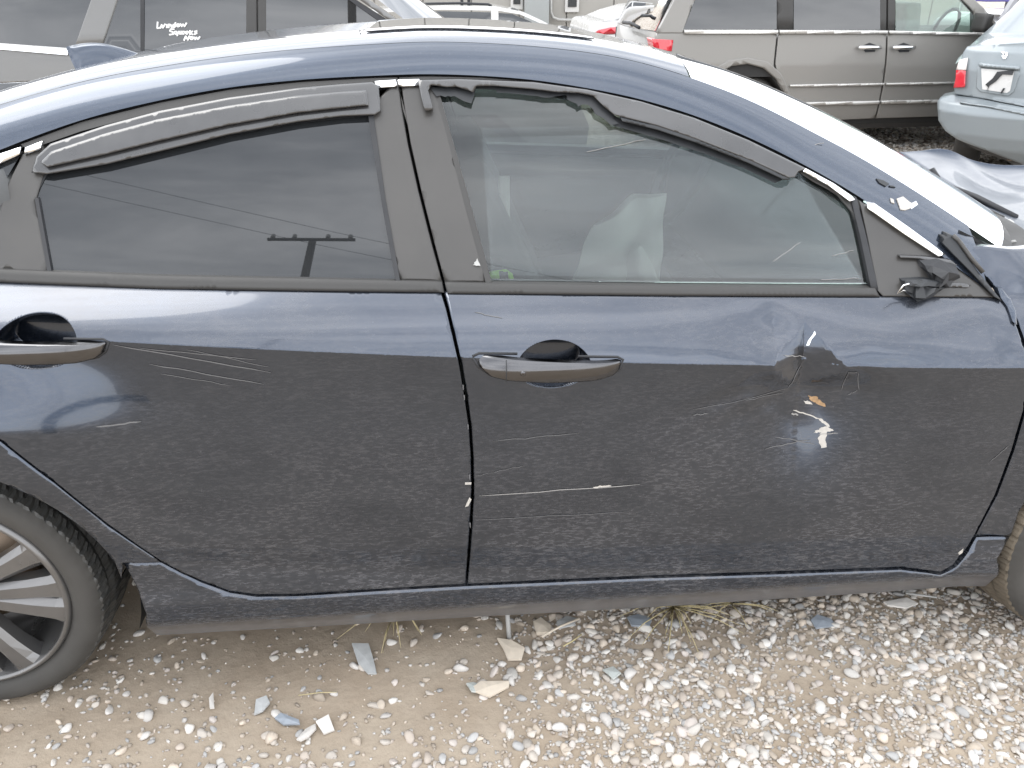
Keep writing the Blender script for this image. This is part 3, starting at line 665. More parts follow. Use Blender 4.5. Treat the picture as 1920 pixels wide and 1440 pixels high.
# ------------------------------------------------------------------ blue saloon (the wreck in the foreground)
YC = 2.28                                   # centre line of the car
zc_ = np.poly1d(np.polyfit([-.6, -.214, .012, .333, .673, .829, 1.147], [.898, .867, .847, .819, .801, .788, .775], 2))
zb_ = np.poly1d(np.polyfit([-.869, -.571, -.219, -.015, .441, .908, 1.202], [.986, .966, .95, .941, .92, .903, .887], 2))
def zcr(x): x = np.clip(x, -1.9, 1.9); return zc_(x)
def zbl(x): x = np.clip(x, -1.9, 1.9); return zb_(x)
low_t = curve([-.70, -.66, -.60, -.565, -.54, -.50, -.45, -.35, -.2, -.10, -.03, 0], [1.415, 1.402, 1.383, 1.381, 1.386, 1.394, 1.393, 1.399, 1.413, 1.425, 1.430, 1.431])
sh_t = curve([0, .25, .5, .75, 1.], [0, .018, .043, .075, .115])
CUPS = []
def base_side(x, z):
    x = np.asarray(x, float); z = np.asarray(z, float)
    c, b = zcr(x), zbl(x); w = z-c; s = np.clip(w/(b-c), 0, 1)
    y = np.where(w < 0, low_t(np.minimum(w, 0)), 1.431+sh_t(s)*1.0)
    h = np.maximum(z-b, 0)
    y = y+.80*h+.14*h*h
    plan = .010*np.clip(np.abs(x-.15)-.4, 0, 3)**2*1.6
    B = .055*sstep(-.46, -.95, x)*(1-sstep(-1.35, -1.9, x))
    y = y-B*sstep(0, .19, c-z)*(1-.6*sstep(.25, .5, c-z))
    B2 = .05*sstep(1.22, 1.5, x)
    y = y-B2*sstep(0, .19, c-z)
    return y+plan
def dents(x, z):
    c = zcr(x)
    g = lambda x0, z0, a, b: np.exp(-((x-x0)/a)**2-((z-z0)/b)**2)
    low = 1-sstep(.05, .42, c-z); up_ = np.clip(1-np.clip(z-c, 0, 1)/.072-np.abs(x-.74)/.078, 0, 1)
    wide = np.exp(-((x-.76)/.12)**2)
    d = np.where(z > c, .042*up_, .038*low*np.maximum(np.clip(1-np.abs(x-.74)/.078, 0, 1), wide*sstep(0, .07, c-z)))+.008*g(.64, .69, .22, .13)
    d = d+.0022*np.sin(62*(x-.74)+48*(z-.72))*g(.70, .725, .13, .055)+.0017*np.sin(90*(z-.7)-35*x)*g(.60, .73, .12, .05)
    fold = np.clip(1-np.abs(x-.672)/.05, 0, 1)*np.clip(1-np.abs(z-(c+.045))/.06, 0, 1); d = d+.014*fold
    up = sstep(0, .02, z-c)*(1-sstep(.09, .12, z-c))
    d = d+up*(.006*g(.60, .86, .16, .03)+.007*np.sin((x-.55)*13)*sstep(.45, .6, x)*np.exp(-((z-c-.05)/.04)**2)*(1-sstep(1.15, 1.2, x)))
    d = d+.004*g(.86, .76, .03, .07)
    return d
def soft_wave(x, z): return .0006*np.sin(5.3*x+3*z)*np.sin(9*z+2*x)+.0001*np.sin(19*x+1.1)*np.sin(15*z)
def cups(x, z, y):
    for (x0, z0, a, b) in CUPS:
        r_ = np.sqrt(((x-x0)/a)**2+((z-z0)/b)**2); w = sstep(0, .17, 1-r_); y = y*(1-w)+(1.492-.10*(z-z0))*w
    return y
def side(x, z): return base_side(x, z)
c1 = trace([(1038, 687)], base_side)[0]; c2 = trace([(68, 645)], base_side)[0]
CUPS = [(c1[0], c1[1], .076, .047), (c2[0], c2[1], .076, .047)]
def door_s(x, z): return cups(x, z, base_side(x, z)+dents(x, z)+soft_wave(x, z))
def quarter_s(x, z): return base_side(x, z)+soft_wave(x, z)
sp = lambda *p: trace(p, base_side)
car = thing('blue_saloon', (.28, YC, 0), 'wrecked dark blue saloon with dented front door and torn off mirror', 'car')

def crease_pts(x0, x1, n=160):
    x = np.linspace(x0, x1, n); return np.r_[np.c_[x, zcr(x)+.0018], np.c_[x, zcr(x)-.0018]]
def cup_pts(c):
    out = []
    for k, n in ((1.05, 96), (1.01, 96), (.99, 96), (.965, 96), (.94, 96), (.915, 96), (.89, 96), (.865, 96), (.84, 96), (.8, 60), (.68, 44), (.54, 34), (.4, 24), (.25, 14), (.1, 6)):
        a = np.arange(n)*2*math.pi/n; out.append(np.c_[c[0]+c[2]*k*np.cos(a), c[1]+c[3]*k*np.sin(a)])
    return np.concatenate(out)
def no_cup(P): return np.all([((P[:, 0]-c[0])/c[2])**2+((P[:, 1]-c[1])/c[3])**2 > 1.09**2 for c in CUPS], axis=0)
def crease_out(*a): P = crease_pts(*a); return P[no_cup(P)]
def dent_pts():
    c = float(zcr(.74)); ap = (.74, c+.072); out = []
    for e_ in ((.662, c), (.818, c), (.74, c)):
        t = np.linspace(0, 1, 34)[:, None]; P = np.array(ap)+(np.array(e_)-np.array(ap))*t
        d = np.array(e_)-np.array(ap); n_ = np.array((-d[1], d[0]))/np.hypot(*d)
        out += [P+n_*.0016, P-n_*.0016]
    return np.concatenate(out)
rear_px = [(-165, 516), (0, 529), (300, 540), (640, 546), (826, 548), (836, 580), (848, 630), (860, 680), (870, 740), (879, 800), (883, 860), (884, 920), (881, 980), (877, 1040), (873, 1097), (700, 1107), (560, 1115), (480, 1116), (430, 1109), (380, 1091), (340, 1074), (300, 1053), (200, 984), (100, 904), (0, 827), (-120, 735), (-185, 640), (-185, 560)]
rd = panel('rear_door', sp(*rear_px), door_s, M['paint'], car, res=.014, thick=.07, roll=.005, keep=no_cup, extra=np.r_[crease_out(-1.1, .02), cup_pts(CUPS[1])])
front_px = [(833, 549), (842, 580), (854, 630), (866, 680), (876, 740), (884, 800), (888, 860), (889, 920), (886, 980), (882, 1040), (877, 1097), (1200, 1082), (1450, 1074), (1690, 1065), (1740, 1071), (1765, 1074), (1788, 1061), (1811, 1033), (1827, 1007), (1867, 930), (1899, 845), (1921, 770), (1931, 700), (1921, 650), (1905, 605), (1886, 573), (1874, 560), (1640, 556), (1240, 554)]
fd = panel('front_door', sp(*front_px), door_s, M['paint'], car, res=.0105, thick=.07, roll=.005, keep=no_cup, extra=np.r_[crease_out(-.02, 1.25, 200), cup_pts(CUPS[0]), dent_pts()])
fd['label'] = 'dented and scratched front door'
# sill below the doors
sill_t = curve([.15, .19, .215, .232, .245, .27, .30, .33, .42], [1.455, 1.425, 1.406, 1.394, 1.389, 1.3865, 1.388, 1.396, 1.405])
def sill_s(x, z): return sill_t(z)+.5*(base_side(x, .3+0*z)-base_side(.3+0*x, .3+0*z))
ss = lambda *p: trace(p, sill_s)
sill_px = [(229, 1057), (298, 1056), (340, 1078), (380, 1096), (430, 1114), (480, 1122), (560, 1121), (700, 1112), (877, 1102), (1200, 1088), (1450, 1080), (1690, 1071), (1740, 1077), (1765, 1081), (1795, 1066), (1818, 1038), (1833, 1010), (1896, 1008), (1872, 1050), (1851, 1101), (1600, 1115), (1200, 1141), (800, 1163), (500, 1181), (292, 1193), (272, 1152), (259, 1112), (246, 1086)]
panel('sill_panel', ss(*sill_px), sill_s, M['paint'], car, res=.016, thick=.05, roll=.007)
def flip(poly): return poly
# quarter panel round the rear wheel, up to the boot (runs on behind the frame)
arch_c, arch_r = (-1.105, .325), .392
arc = [(arch_c[0]+arch_r*math.cos(a), arch_c[1]+arch_r*math.sin(a)) for a in np.radians(np.linspace(8, 172, 34))]
qp = sp((300, 1056), (229, 1057))+arc+[(-1.50, .30), (-1.9, .28), (-2.02, .5), (-2.05, .8), (-1.98, 1.02), (-1.6, 1.08), (-1.25, 1.06)]+[(-1.13, .985)]+sp((-188, 555), (-190, 640), (-125, 738), (0, 831), (100, 908), (200, 988))
qd = panel('quarter_panel', qp, quarter_s, M['paint'], car, res=.018, thick=.03, roll=.005, extra=crease_pts(-2, -.9))
# front wing behind the front wheel, creased upward at the top
farc = [(1.668+.392*math.cos(a), .325+.392*math.sin(a)) for a in np.radians(np.linspace(172, 10, 30))]
def wing_s(x, z):
    return base_side(x, np.minimum(z, zbl(x)))+.9*np.maximum(z-zbl(x), 0)-.016*np.exp(-((x-1.27)/.05)**2-((z-.93)/.05)**2)+.02*np.exp(-((x-1.33)/.05)**2-((z-.90)/.06)**2)+.004*np.sin(31*x+17*z)*sstep(.78, .9, z)
wp = lambda *p: trace(p, wing_s)
wing_px = wp((1832, 1004), (1872, 930), (1904, 845), (1926, 770), (1936, 700), (1927, 650), (1911, 605), (1892, 570), (1877, 552), (1850, 520), (1812, 478), (1800, 462), (1840, 462), (1900, 468))
wing = wing_px+[(1.75, .96), (2.15, .86), (2.25, .70), (2.2, .4), (2.06, .36)]+farc[::-1][1:-1]+wp((1897, 1007))
wg = panel('front_wing', wing, wing_s, M['paint'], car, res=.014, thick=.02, roll=.005, extra=crease_pts(1.1, 2.2))

# roof / pillars / screens as one loft over the rail line
rail_px = [(0, 281), (40, 265), (150, 226), (300, 188), (430, 164), (560, 150), (700, 142), (800, 139), (900, 142), (1000, 150), (1100, 165), (1200, 186), (1300, 216), (1400, 256), (1500, 305), (1600, 362), (1700, 430), (1790, 498), (1866, 556)]
rail = [(x, float(base_side(np.array([x]), np.array([z]))[0]), z) for x, z in sp(*rail_px)]
print('RAIL', [tuple(round(q, 3) for q in r) for r in rail[::3]])
rail = [(-2.05, 1.60, 1.03), (-1.75, 1.66, 1.10), (-1.45, 1.70, 1.185)]+rail
rx = [r[0] for r in rail]; ry = curve(rx, [r[1] for r in rail]); rz = curve(rx, [r[2] for r in rail])
sil = [(0, 178), (130, 137), (260, 105), (400, 83), (560, 65), (700, 55), (800, 50), (900, 52), (1000, 58), (1100, 69)]
cz = [on_y(u, v, YC-.06) for u, v in sil]
print('CROWN', [tuple(round(q, 3) for q in r) for r in cz])
cz2 = [on_y(u, v, 2.44) for u, v in ((1200, 83), (1300, 110), (1400, 150), (1500, 201), (1600, 262), (1680, 315))]
print('CZ2', [tuple(round(q, 3) for q in r) for r in cz2])
cxs = [-2.05, -1.75, -1.5]+[c[0] for c in cz]+[c[0] for c in cz2]
x_end = rail[-1][0]
czs = [1.09, 1.16, 1.215]+[c[2]+.006 for c in cz]+[c[2]+.004 for c in cz2]
crown = curve(cxs, czs)
XS = np.r_[np.linspace(-2.05, x_end-.02, 110)]
def top_pt(x, s):
    y0, z0, z1 = float(ry(x)), float(rz(x)), float(crown(x))
    y = y0+(YC-y0)*s
    p_ = 7.0-3.0*float(sstep(.35, .9, x))
    z = z0+(z1-z0)*(1-(1-s)**p_)
    return (x+ (0.16*s*(2-s) if False else 0), y, z)
def loft(name, xs, ss, mat, parent, mirror=False, dy=0, dz=0, extra=None):
    Vv, Ff = [], []
    for x in xs:
        for s in ss:
            a = top_pt(x, s); y = a[1] if not mirror else 2*YC-a[1]
            Vv.append((a[0], y, a[2]+dz+(extra(x, s) if extra else 0)))
    n = len(ss)
    for j in range(len(xs)-1):
        for i in range(n-1):
            q = (j*n+i, j*n+i+1, (j+1)*n+i+1, (j+1)*n+i); Ff.append(q if not mirror else q[::-1])
    return obj(name, Vv, Ff, mat, parent)
full = lambda ss: ss
def loft_full(name, xs, s0, mat, parent, dz=0, ns=20, extra=None):
    Vv, Ff = [], []; ss = np.r_[np.linspace(s0, 1, ns)]; ss = np.r_[ss, 2-ss[-2::-1]]
    for x in xs:
        for s in ss:
            a = top_pt(x, s if s <= 1 else 2-s); y = a[1] if s <= 1 else 2*YC-a[1]
            Vv.append((x, y, a[2]+dz+(extra(x, min(s, 2-s)) if extra else 0)))
    n = len(ss)
    for j in range(len(xs)-1):
        for i in range(n-1): Ff.append((j*n+i, j*n+i+1, (j+1)*n+i+1, (j+1)*n+i))
    return obj(name, Vv, Ff, mat, parent)
X_HEAD, X_REAR = .56, -1.02
SP = .17
def roof_detail(x, s):
    return -.006*sstep(.012, 0, abs(s-SP-.03)) if X_REAR < x < X_HEAD else 0
xr_ = np.linspace(X_REAR, X_HEAD, 70)
sp_s = np.linspace(0, SP, 9)
for mir in (False, True):
    loft('roof_rail', np.linspace(-2.05, x_end-.015, 120), np.r_[0, .004, .012, .03, .06, .1, .14, SP], M['paint_top'], car, mirror=mir)
loft_full('roof', xr_, SP+.004, M['paint_top'], car, ns=16)
def x_base(s): return x_end-.05+.27*(s*(2-s))**.8
ssw = np.linspace(SP+.004, 1, 16); ssw = np.r_[ssw, 2-ssw[-2::-1]]
Vv, Ff = [], []
tw_ = np.linspace(0, 1, 40)
for t in tw_:
    for s_ in ssw:
        sh = min(s_, 2-s_); x = X_HEAD+.006+(x_base(sh)-X_HEAD-.006)*t; a = top_pt(x, sh)
        Vv.append((x, a[1] if s_ <= 1 else 2*YC-a[1], a[2]-.003))
n_ = len(ssw)
for j in range(len(tw_)-1):
    for i in range(n_-1): Ff.append((j*n_+i, j*n_+i+1, (j+1)*n_+i+1, (j+1)*n_+i))
ws = obj('windscreen', Vv, Ff, M['wind'], car)
ws_base = Vv[-n_:]
loft_full('rear_screen', np.linspace(-1.72, X_REAR-.012, 20), SP+.01, M['tint'], car, dz=-.004, ns=14)
loft_full('headliner', np.linspace(X_REAR, X_HEAD-.02, 30), .03, M['interior'], car, dz=-.045, ns=10)
# sunroof panel, seams along the near and far side and a raised rear edge
def strip3(name, pts, w, h, mat, parent):
    return tube(name, pts, h, mat, parent, 6, flat=w/h)
xs_s = np.linspace(-.17, .36, 24)
Vv, Ff = [], []
ssn = np.r_[np.linspace(.42, 1, 10)]; ssn = np.r_[ssn, 2-ssn[-2::-1]]
for x in xs_s:
    for s in ssn:
        a = top_pt(x, min(s, 2-s)); y = a[1] if s <= 1 else 2*YC-a[1]; Vv.append((x, y, a[2]+.003))
n_ = len(ssn)
for j in range(len(xs_s)-1):
    for i in range(n_-1): Ff.append((j*n_+i, j*n_+i+1, (j+1)*n_+i+1, (j+1)*n_+i))
sr = obj('sunroof', Vv, Ff, M['darkglass'], car)
tube('sunroof_seal', [tuple(np.array(top_pt(x, .40))+np.array((0, 0, .003))) for x in np.linspace(-.17, .36, 20)], .0016, M['visor'], sr, 6)
tube('sunroof_seal', [tuple(np.array(top_pt(-.185, s))+np.array((0, 0, .004))) for s in np.linspace(.4, 1, 10)], .0016, M['visor'], sr, 6)
# shark fin antenna
fp = [on_y(u, v, YC-.02) for u, v in ((142, 134), (132, 110), (121, 88), (150, 82), (185, 82), (220, 90), (265, 105))]
ft = []
Vv, Ff = [], []
base_z = lambda x: float(crown(x))
xa, xb = fp[0][0], fp[-1][0]
xsf = np.linspace(fp[2][0], xb, 22); hi_ = curve([p[0] for p in fp[2:]], [p[2] for p in fp[2:]])
for x in xsf:
    t_ = (x-fp[2][0])/(xb-fp[2][0]); top = float(hi_(x)); bot = base_z(x)-.005
    if x < xa: bot = np.interp(x, [fp[2][0], xa], [fp[2][2]-.002, base_z(xa)])
    top = max(top, bot+.002)
    w = .030*(1-t_)**.6*(min(1, (t_*6+.25)))+.004
    for k in range(9):
        q = k/8*2-1; zz = top-(top-bot)*abs(q)**1.4; Vv.append((x, YC+w*np.sign(q)*abs(q)**.8, zz))
for j in range(len(xsf)-1):
    for i in range(8): Ff.append((j*9+i, j*9+i+1, (j+1)*9+i+1, (j+1)*9+i))
Ff.append(tuple(range(9)))
obj('antenna_fin', Vv, Ff, M['paint_top'], car)
# ---- window frames, glass, trim on the cabin side
def off(d): return lambda x, z: base_side(x, z)+d
p_frame = off(.004)
rdp = panel('rear_pillar_cover', sp((690, 205), (746, 150), (752, 200), (764, 270), (784, 360), (808, 455), (828, 528), (744, 526), (720, 380), (702, 270)), p_frame, M['pillar'], rd, res=.02, thick=.04, roll=.004)
fdp = panel('front_pillar_cover', sp((751, 150), (800, 152), (818, 170), (840, 250), (868, 360), (893, 455), (914, 530), (834, 530), (814, 455), (790, 360), (770, 270), (758, 200)), p_frame, M['pillar'], fd, res=.02, thick=.04, roll=.004)
panel('rear_window_corner', sp((40, 290), (78, 274), (82, 320), (66, 370), (70, 410), (90, 512), (-20, 507), (-10, 420), (10, 350)), p_frame, M['pillar'], rd, res=.02, thick=.04, roll=.004)
panel('window_seal', sp((64, 370), (84, 330), (82, 318), (300, 285), (430, 255), (560, 232), (690, 218), (690, 208), (560, 215), (430, 238), (300, 265), (100, 305), (70, 330), (60, 370)), off(.008), M['black'], rd, res=.02, thick=.02)
panel('window_seal', sp((64, 372), (71, 372), (96, 512), (88, 512)), off(.002), M['black'], rd, res=.03, thick=.02)
panel('window_seal', sp((690, 214), (700, 214), (722, 370), (750, 526), (742, 526), (714, 370)), off(.0), M['black'], rd, res=.03, thick=.02)
panel('side_window', sp((66, 370), (84, 322), (300, 280), (430, 245), (560, 224), (692, 210), (716, 370), (744, 528), (640, 527), (300, 520), (92, 512)), off(.010), M['tint'], rd, res=.025, thick=.004)
panel('quarter_glass', sp((-130, 372), (-10, 306), (34, 292), (-5, 360), (-30, 430), (-40, 505), (-150, 500)), off(.008), M['tint'], car, res=.03, thick=.004)
panel('belt_moulding', sp((-160, 494), (0, 505), (300, 517), (560, 522), (744, 526), (828, 528), (833, 548), (640, 546), (300, 541), (0, 529), (-165, 517)), off(-.006), M['trim'], rd, res=.012, thick=.03, roll=.007)
panel('belt_moulding', sp((834, 529), (914, 531), (1240, 536), (1560, 539), (1640, 540), (1650, 556), (1240, 554), (839, 550)), off(-.006), M['trim'], fd, res=.012, thick=.03, roll=.007)
panel('chrome_trim', sp((703, 152), (742, 149), (745, 162), (706, 165)), off(-.004), M['chrome'], rd, res=.02, thick=.03, roll=.003)
panel('chrome_trim', sp((746, 149), (786, 148), (786, 161), (748, 162)), off(-.004), M['chrome'], fd, res=.02, thick=.03, roll=.003)
panel('chrome_trim', sp((48, 276), (80, 264), (76, 280), (46, 290)), off(-.004), M['chrome'], rd, res=.02, thick=.03, roll=.003)
panel('chrome_trim', sp((-120, 338), (0, 288), (40, 275), (37, 290), (0, 307), (-125, 360)), off(-.004), M['chrome'], car, res=.02, thick=.03, roll=.003)
panel('frame_reveal', sp((36, 272), (150, 230), (300, 193), (430, 169), (560, 155), (700, 147), (745, 146), (745, 152), (700, 154), (560, 164), (430, 182), (300, 207), (150, 247), (50, 282)), off(.006), M['trim'], rd, res=.02, thick=.03)
panel('frame_reveal', sp((748, 146), (800, 144), (900, 146), (1000, 154), (1100, 169), (1200, 190), (1300, 221), (1400, 262), (1500, 311), (1600, 369), (1640, 396), (1610, 392), (1500, 322), (1400, 276), (1300, 236), (1200, 205), (1100, 184), (1000, 168), (900, 158), (800, 156), (750, 158)), off(.006), M['trim'], fd, res=.02, thick=.03)
panel('frame_seal', sp(*[(u, v-5) for u, v in rail_px[1:]], (1840, 552), (1610, 398), (1500, 340), (1400, 294), (1300, 252), (1200, 222), (1100, 198), (1000, 176), (900, 168), (800, 168), (700, 172), (560, 184), (430, 204), (300, 232), (150, 276), (60, 300)), off(.024), M['black'], car, res=.02, thick=.01)
# rain visors
def visor_s(d=.022):
    return lambda x, z: base_side(x, z)-d
vis = panel('window_visor', sp((62, 322), (72, 292), (98, 268), (200, 234), (300, 207), (430, 182), (560, 164), (640, 157), (698, 153), (710, 160), (714, 206), (704, 214), (640, 217), (560, 227), (430, 251), (300, 283), (200, 307), (92, 325)), visor_s(.012), M['visor'], rd, res=.012, thick=.022, roll=.005)
panel('visor_ridge', sp((84, 300), (104, 280), (200, 248), (300, 221), (430, 196), (560, 177), (640, 170), (688, 167), (692, 195), (640, 200), (560, 209), (430, 232), (300, 262), (200, 287), (96, 310)), visor_s(.024), M['visor'], vis, res=.007, thick=.014, roll=.006)
panel('window_visor', sp((784, 149), (860, 147), (1000, 153), (1100, 167), (1200, 189), (1300, 220), (1400, 261), (1506, 313), (1492, 320), (1486, 330), (1474, 331), (1455, 322), (1400, 297), (1300, 258), (1230, 234), (1150, 214), (1128, 196), (1110, 178), (1085, 173), (1040, 171), (1000, 166), (930, 160), (893, 160), (887, 172), (878, 168), (855, 161), (838, 162), (808, 158), (803, 168), (812, 203), (797, 207), (790, 180)), visor_s(.016), M['visor'], fd, res=.011, thick=.02, roll=.004)['label'] = 'broken window visor with a torn lower edge'
panel('visor_lip', sp((1160, 216), (1230, 232), (1300, 255), (1400, 294), (1470, 327), (1478, 335), (1466, 335), (1398, 303), (1300, 265), (1230, 242), (1165, 226)), visor_s(.013), M['torn'], fd, res=.012, thick=.012, roll=.003)
# torn shards of dark visor along the top of the glass
panel('visor_shard', sp((806, 164), (838, 163), (858, 164), (880, 170), (892, 166), (888, 182), (884, 194), (870, 190), (852, 180), (846, 181), (838, 180), (835, 182), (826, 179), (818, 181)), off(.0), M['torn'], fd, res=.012, thick=.004)
panel('visor_shard', sp((890, 161), (960, 165), (1040, 172), (1088, 176), (1100, 173), (1115, 181), (1128, 197), (1152, 214), (1150, 222), (1160, 232), (1146, 235), (1132, 222), (1116, 214), (1112, 205), (1102, 196), (1090, 196), (1084, 200), (1082, 195), (1070, 190), (1064, 187), (1062, 178), (1044, 180), (1032, 183), (1020, 183), (1014, 182), (1008, 180), (992, 179), (980, 177), (966, 176), (950, 174), (932, 174), (930, 168), (892, 166)), off(.0), M['torn'], fd, res=.012, thick=.004)
panel('window_seal', sp((1100, 190), (1150, 236), (1240, 262), (1320, 288), (1400, 318), (1455, 345), (1470, 338), (1400, 303), (1300, 264), (1230, 241), (1160, 222), (1120, 196)), off(.006), M['torn'], fd, res=.014, thick=.01)
gl_px = [(815, 166), (892, 166), (960, 170), (1040, 176), (1100, 190), (1150, 214), (1240, 240), (1320, 268), (1400, 302), (1470, 335), (1500, 322), (1560, 352), (1604, 380), (1622, 450), (1638, 537), (1240, 534), (916, 530), (893, 455), (868, 360), (838, 250)]
fg = panel('side_window', sp(*gl_px), off(.014), M['glass'], fd, res=.02, thick=.004)
panel('window_seal', sp((1594, 368), (1606, 370), (1624, 440), (1648, 545), (1634, 545), (1612, 440)), off(-.002), M['black'], fd, res=.02, thick=.03, roll=.003)
panel('window_seal', sp((812, 168), (822, 168), (845, 250), (876, 360), (902, 455), (922, 531), (911, 531), (890, 455), (865, 360), (836, 250)), off(.004), M['trim'], fd, res=.02, thick=.02)
panel('upper_corner_trim', sp((1496, 322), (1506, 315), (1590, 366), (1606, 385), (1612, 430), (1600, 400), (1570, 365), (1530, 344)), off(.004), M['trim'], fd, res=.012, thick=.02, roll=.003)
# mirror sail panel with the broken mirror foot
sail = panel('mirror_sail', sp((1612, 376), (1640, 398), (1700, 440), (1757, 478), (1800, 508), (1872, 558), (1656, 556), (1646, 545), (1628, 450)), off(-.002), M['pillar'], fd, res=.014, thick=.03, roll=.004)
panel('chrome_trim', sp((1622, 378), (1634, 378), (1700, 424), (1768, 474), (1754, 478), (1690, 436), (1622, 388)), off(-.014), M['chrome'], fd, res=.014, thick=.02, roll=.003)
panel('chrome_chip', sp((1500, 318), (1508, 314), (1560, 342), (1592, 364), (1600, 372), (1590, 376), (1550, 346)), off(-.010), M['chrome'], fd, res=.012, thick=.01, roll=.002)
def blob(name, pxs, d0, d1, mat, parent, seed, rough=.012):
    """a jagged lump of broken plastic standing off the panel"""
    xz = sp(*pxs); cxz = np.mean(xz, 0); r_ = random.Random(seed)
    Vv, Ff = [], []; rings = 5; n = len(xz)
    for j in range(rings):
        t = j/(rings-1); k = 1-.55*t**1.5
        for (x, z) in xz:
            X = cxz[0]+(x-cxz[0])*k+r_.uniform(-1, 1)*rough*t; Z = cxz[1]+(z-cxz[1])*k+r_.uniform(-1, 1)*rough*t
            Vv.append((X, float(base_side(np.array([X]), np.array([Z]))[0])-d0-(d1-d0)*t+r_.uniform(-1, 1)*rough*t, Z))
    for j in range(rings-1):
        for i in range(n): Ff.append((j*n+i, j*n+(i+1) % n, (j+1)*n+(i+1) % n, (j+1)*n+i))
    Ff.append(tuple(range((rings-1)*n, rings*n)))
    return obj(name, Vv, Ff, mat, parent, smooth=False)
mb = blob('mirror_stump', [(1716, 484), (1750, 482), (1786, 488), (1790, 500), (1778, 522), (1760, 538), (1744, 530), (1736, 512), (1722, 500)], .0, .045, M['black'], fd, 3)
blob('mirror_foot', [(1684, 520), (1720, 518), (1760, 524), (1772, 522), (1764, 540), (1740, 555), (1712, 558), (1694, 545)], .0, .03, M['torn'], fd, 5)
blob('mirror_bracket', [(1686, 518), (1720, 516), (1756, 520), (1750, 530), (1720, 526), (1688, 526)], .022, .04, M['torn'], fd, 6, .004)
panel('mirror_gasket', sp((1682, 476), (1730, 478), (1776, 484), (1790, 494), (1760, 490), (1720, 483), (1684, 481)), off(-.014), M['visor'], fd, res=.012, thick=.014, roll=.003)
panel('mirror_gasket', sp((1764, 528), (1810, 530), (1818, 534), (1812, 538), (1760, 537)), off(-.006), M['visor'], fd, res=.012, thick=.01, roll=.002)
tube('loose_wire', [(lambda q: (q[0], float(base_side(np.array([q[0]]), np.array([q[1]]))[0])-.02-.01*i, q[1]))(sp(p)[0]) for i, p in enumerate([(1700, 545), (1680, 535), (1664, 537), (1672, 520), (1678, 514)])], .0018, M['chrome'], fd, 6)
# A-pillar chips of torn paint
for pts in ([(1682, 372), (1700, 376), (1716, 388), (1708, 398), (1690, 392), (1684, 382)], [(1644, 338), (1656, 342), (1668, 350), (1660, 352), (1648, 346)]):
    q = [on_y(u, v, 1.66) for u, v in pts]
def on_top(u, v, lift=.002):
    """the point of the roof loft that a pixel falls on"""
    best = None
    d = ray(u, v)
    for t in np.linspace(1.2, 3.6, 700):
        P_ = np.array((0, 0, CAM_H))+d*t
        y0 = float(ry(P_[0]))
        if P_[1] < y0 or P_[1] > YC: continue
        s = (P_[1]-y0)/(YC-y0); z = top_pt(P_[0], s)[2]
        if P_[2] <= z: return (P_[0], P_[1]-lift*.7, z+lift)
    return None
def chip(name, pts, mat, parent, lift=.002):
    q = [on_top(u, v, lift) for u, v in pts]; q = [p for p in q if p]
    if len(q) < 3: return
    c = np.mean(q, 0); Vv = [tuple(c)]+q; Ff = [(0, i+1, (i+1) % len(q)+1) for i in range(len(q))]
    Vv += [tuple(np.array(p)-np.array((0, -.002, .003))) for p in q]
    n = len(q); Ff += [(i+1, i+1+n, (i+1) % n+1+n, (i+1) % n+1) for i in range(n)]
    obj(name, Vv, Ff, mat, parent, smooth=False)
chip('paint_chip', [(1680, 376), (1692, 372), (1704, 380), (1712, 384), (1706, 392), (1696, 398), (1688, 394)], M['primer'], car)
chip('paint_chip', [(1668, 374), (1674, 376), (1676, 384), (1670, 382)], M['primer'], car)
chip('paint_chip', [(1642, 336), (1656, 341), (1666, 348), (1660, 351), (1648, 344)], M['torn'], car)
chip('paint_chip', [(1666, 349), (1674, 350), (1678, 354), (1668, 353)], M['torn'], car)
chip('paint_chip', [(1702, 388), (1716, 380), (1720, 386), (1708, 394)], M['chrome'], car)
# torn cowl corner at the foot of the pillar
def lump(name, pts, ydep, th, mat, parent, seed=1):
    q = [on_y(u, v, ydep) for u, v in pts]; r_ = random.Random(seed); n = len(q)
    Vv = [(a[0], a[1]+r_.uniform(-.006, .006), a[2]) for a in q]+[(a[0], a[1]+th, a[2]) for a in q]
    Ff = [tuple(range(n))[::-1], tuple(range(n, 2*n))]+[(i, (i+1) % n, n+(i+1) % n, n+i) for i in range(n)]
    return obj(name, Vv, Ff, mat, parent, smooth=False)
yl = 1.50
panel('cowl_corner', sp((1762, 452), (1766, 446), (1762, 440), (1772, 441), (1770, 435), (1780, 438), (1788, 446), (1800, 466), (1830, 508), (1866, 552), (1874, 562), (1858, 553), (1820, 512), (1782, 474)), off(-.012), M['torn'], car, res=.012, thick=.05, roll=.003)
tube('torn_edge', [(x, float(base_side(np.array([x]), np.array([z]))[0])-.014, z) for x, z in sp((1780, 438), (1790, 447), (1804, 466), (1812, 478), (1836, 507))], .005, M['pillar'], car)
lump('cowl_shred', [(1782, 440), (1790, 436), (1796, 438), (1800, 432), (1812, 438), (1830, 446), (1850, 458), (1868, 464), (1840, 462), (1820, 456), (1802, 450), (1798, 462), (1788, 450)], 1.66, .05, M['black'], car, 4)
panel('wing_cap', wp((1866, 538), (1874, 538), (1890, 556), (1900, 580), (1902, 606), (1894, 600), (1884, 572), (1872, 556)), lambda x, z: wing_s(x, z)-.012, M['paint_top'], car, res=.012, thick=.02, roll=.004)
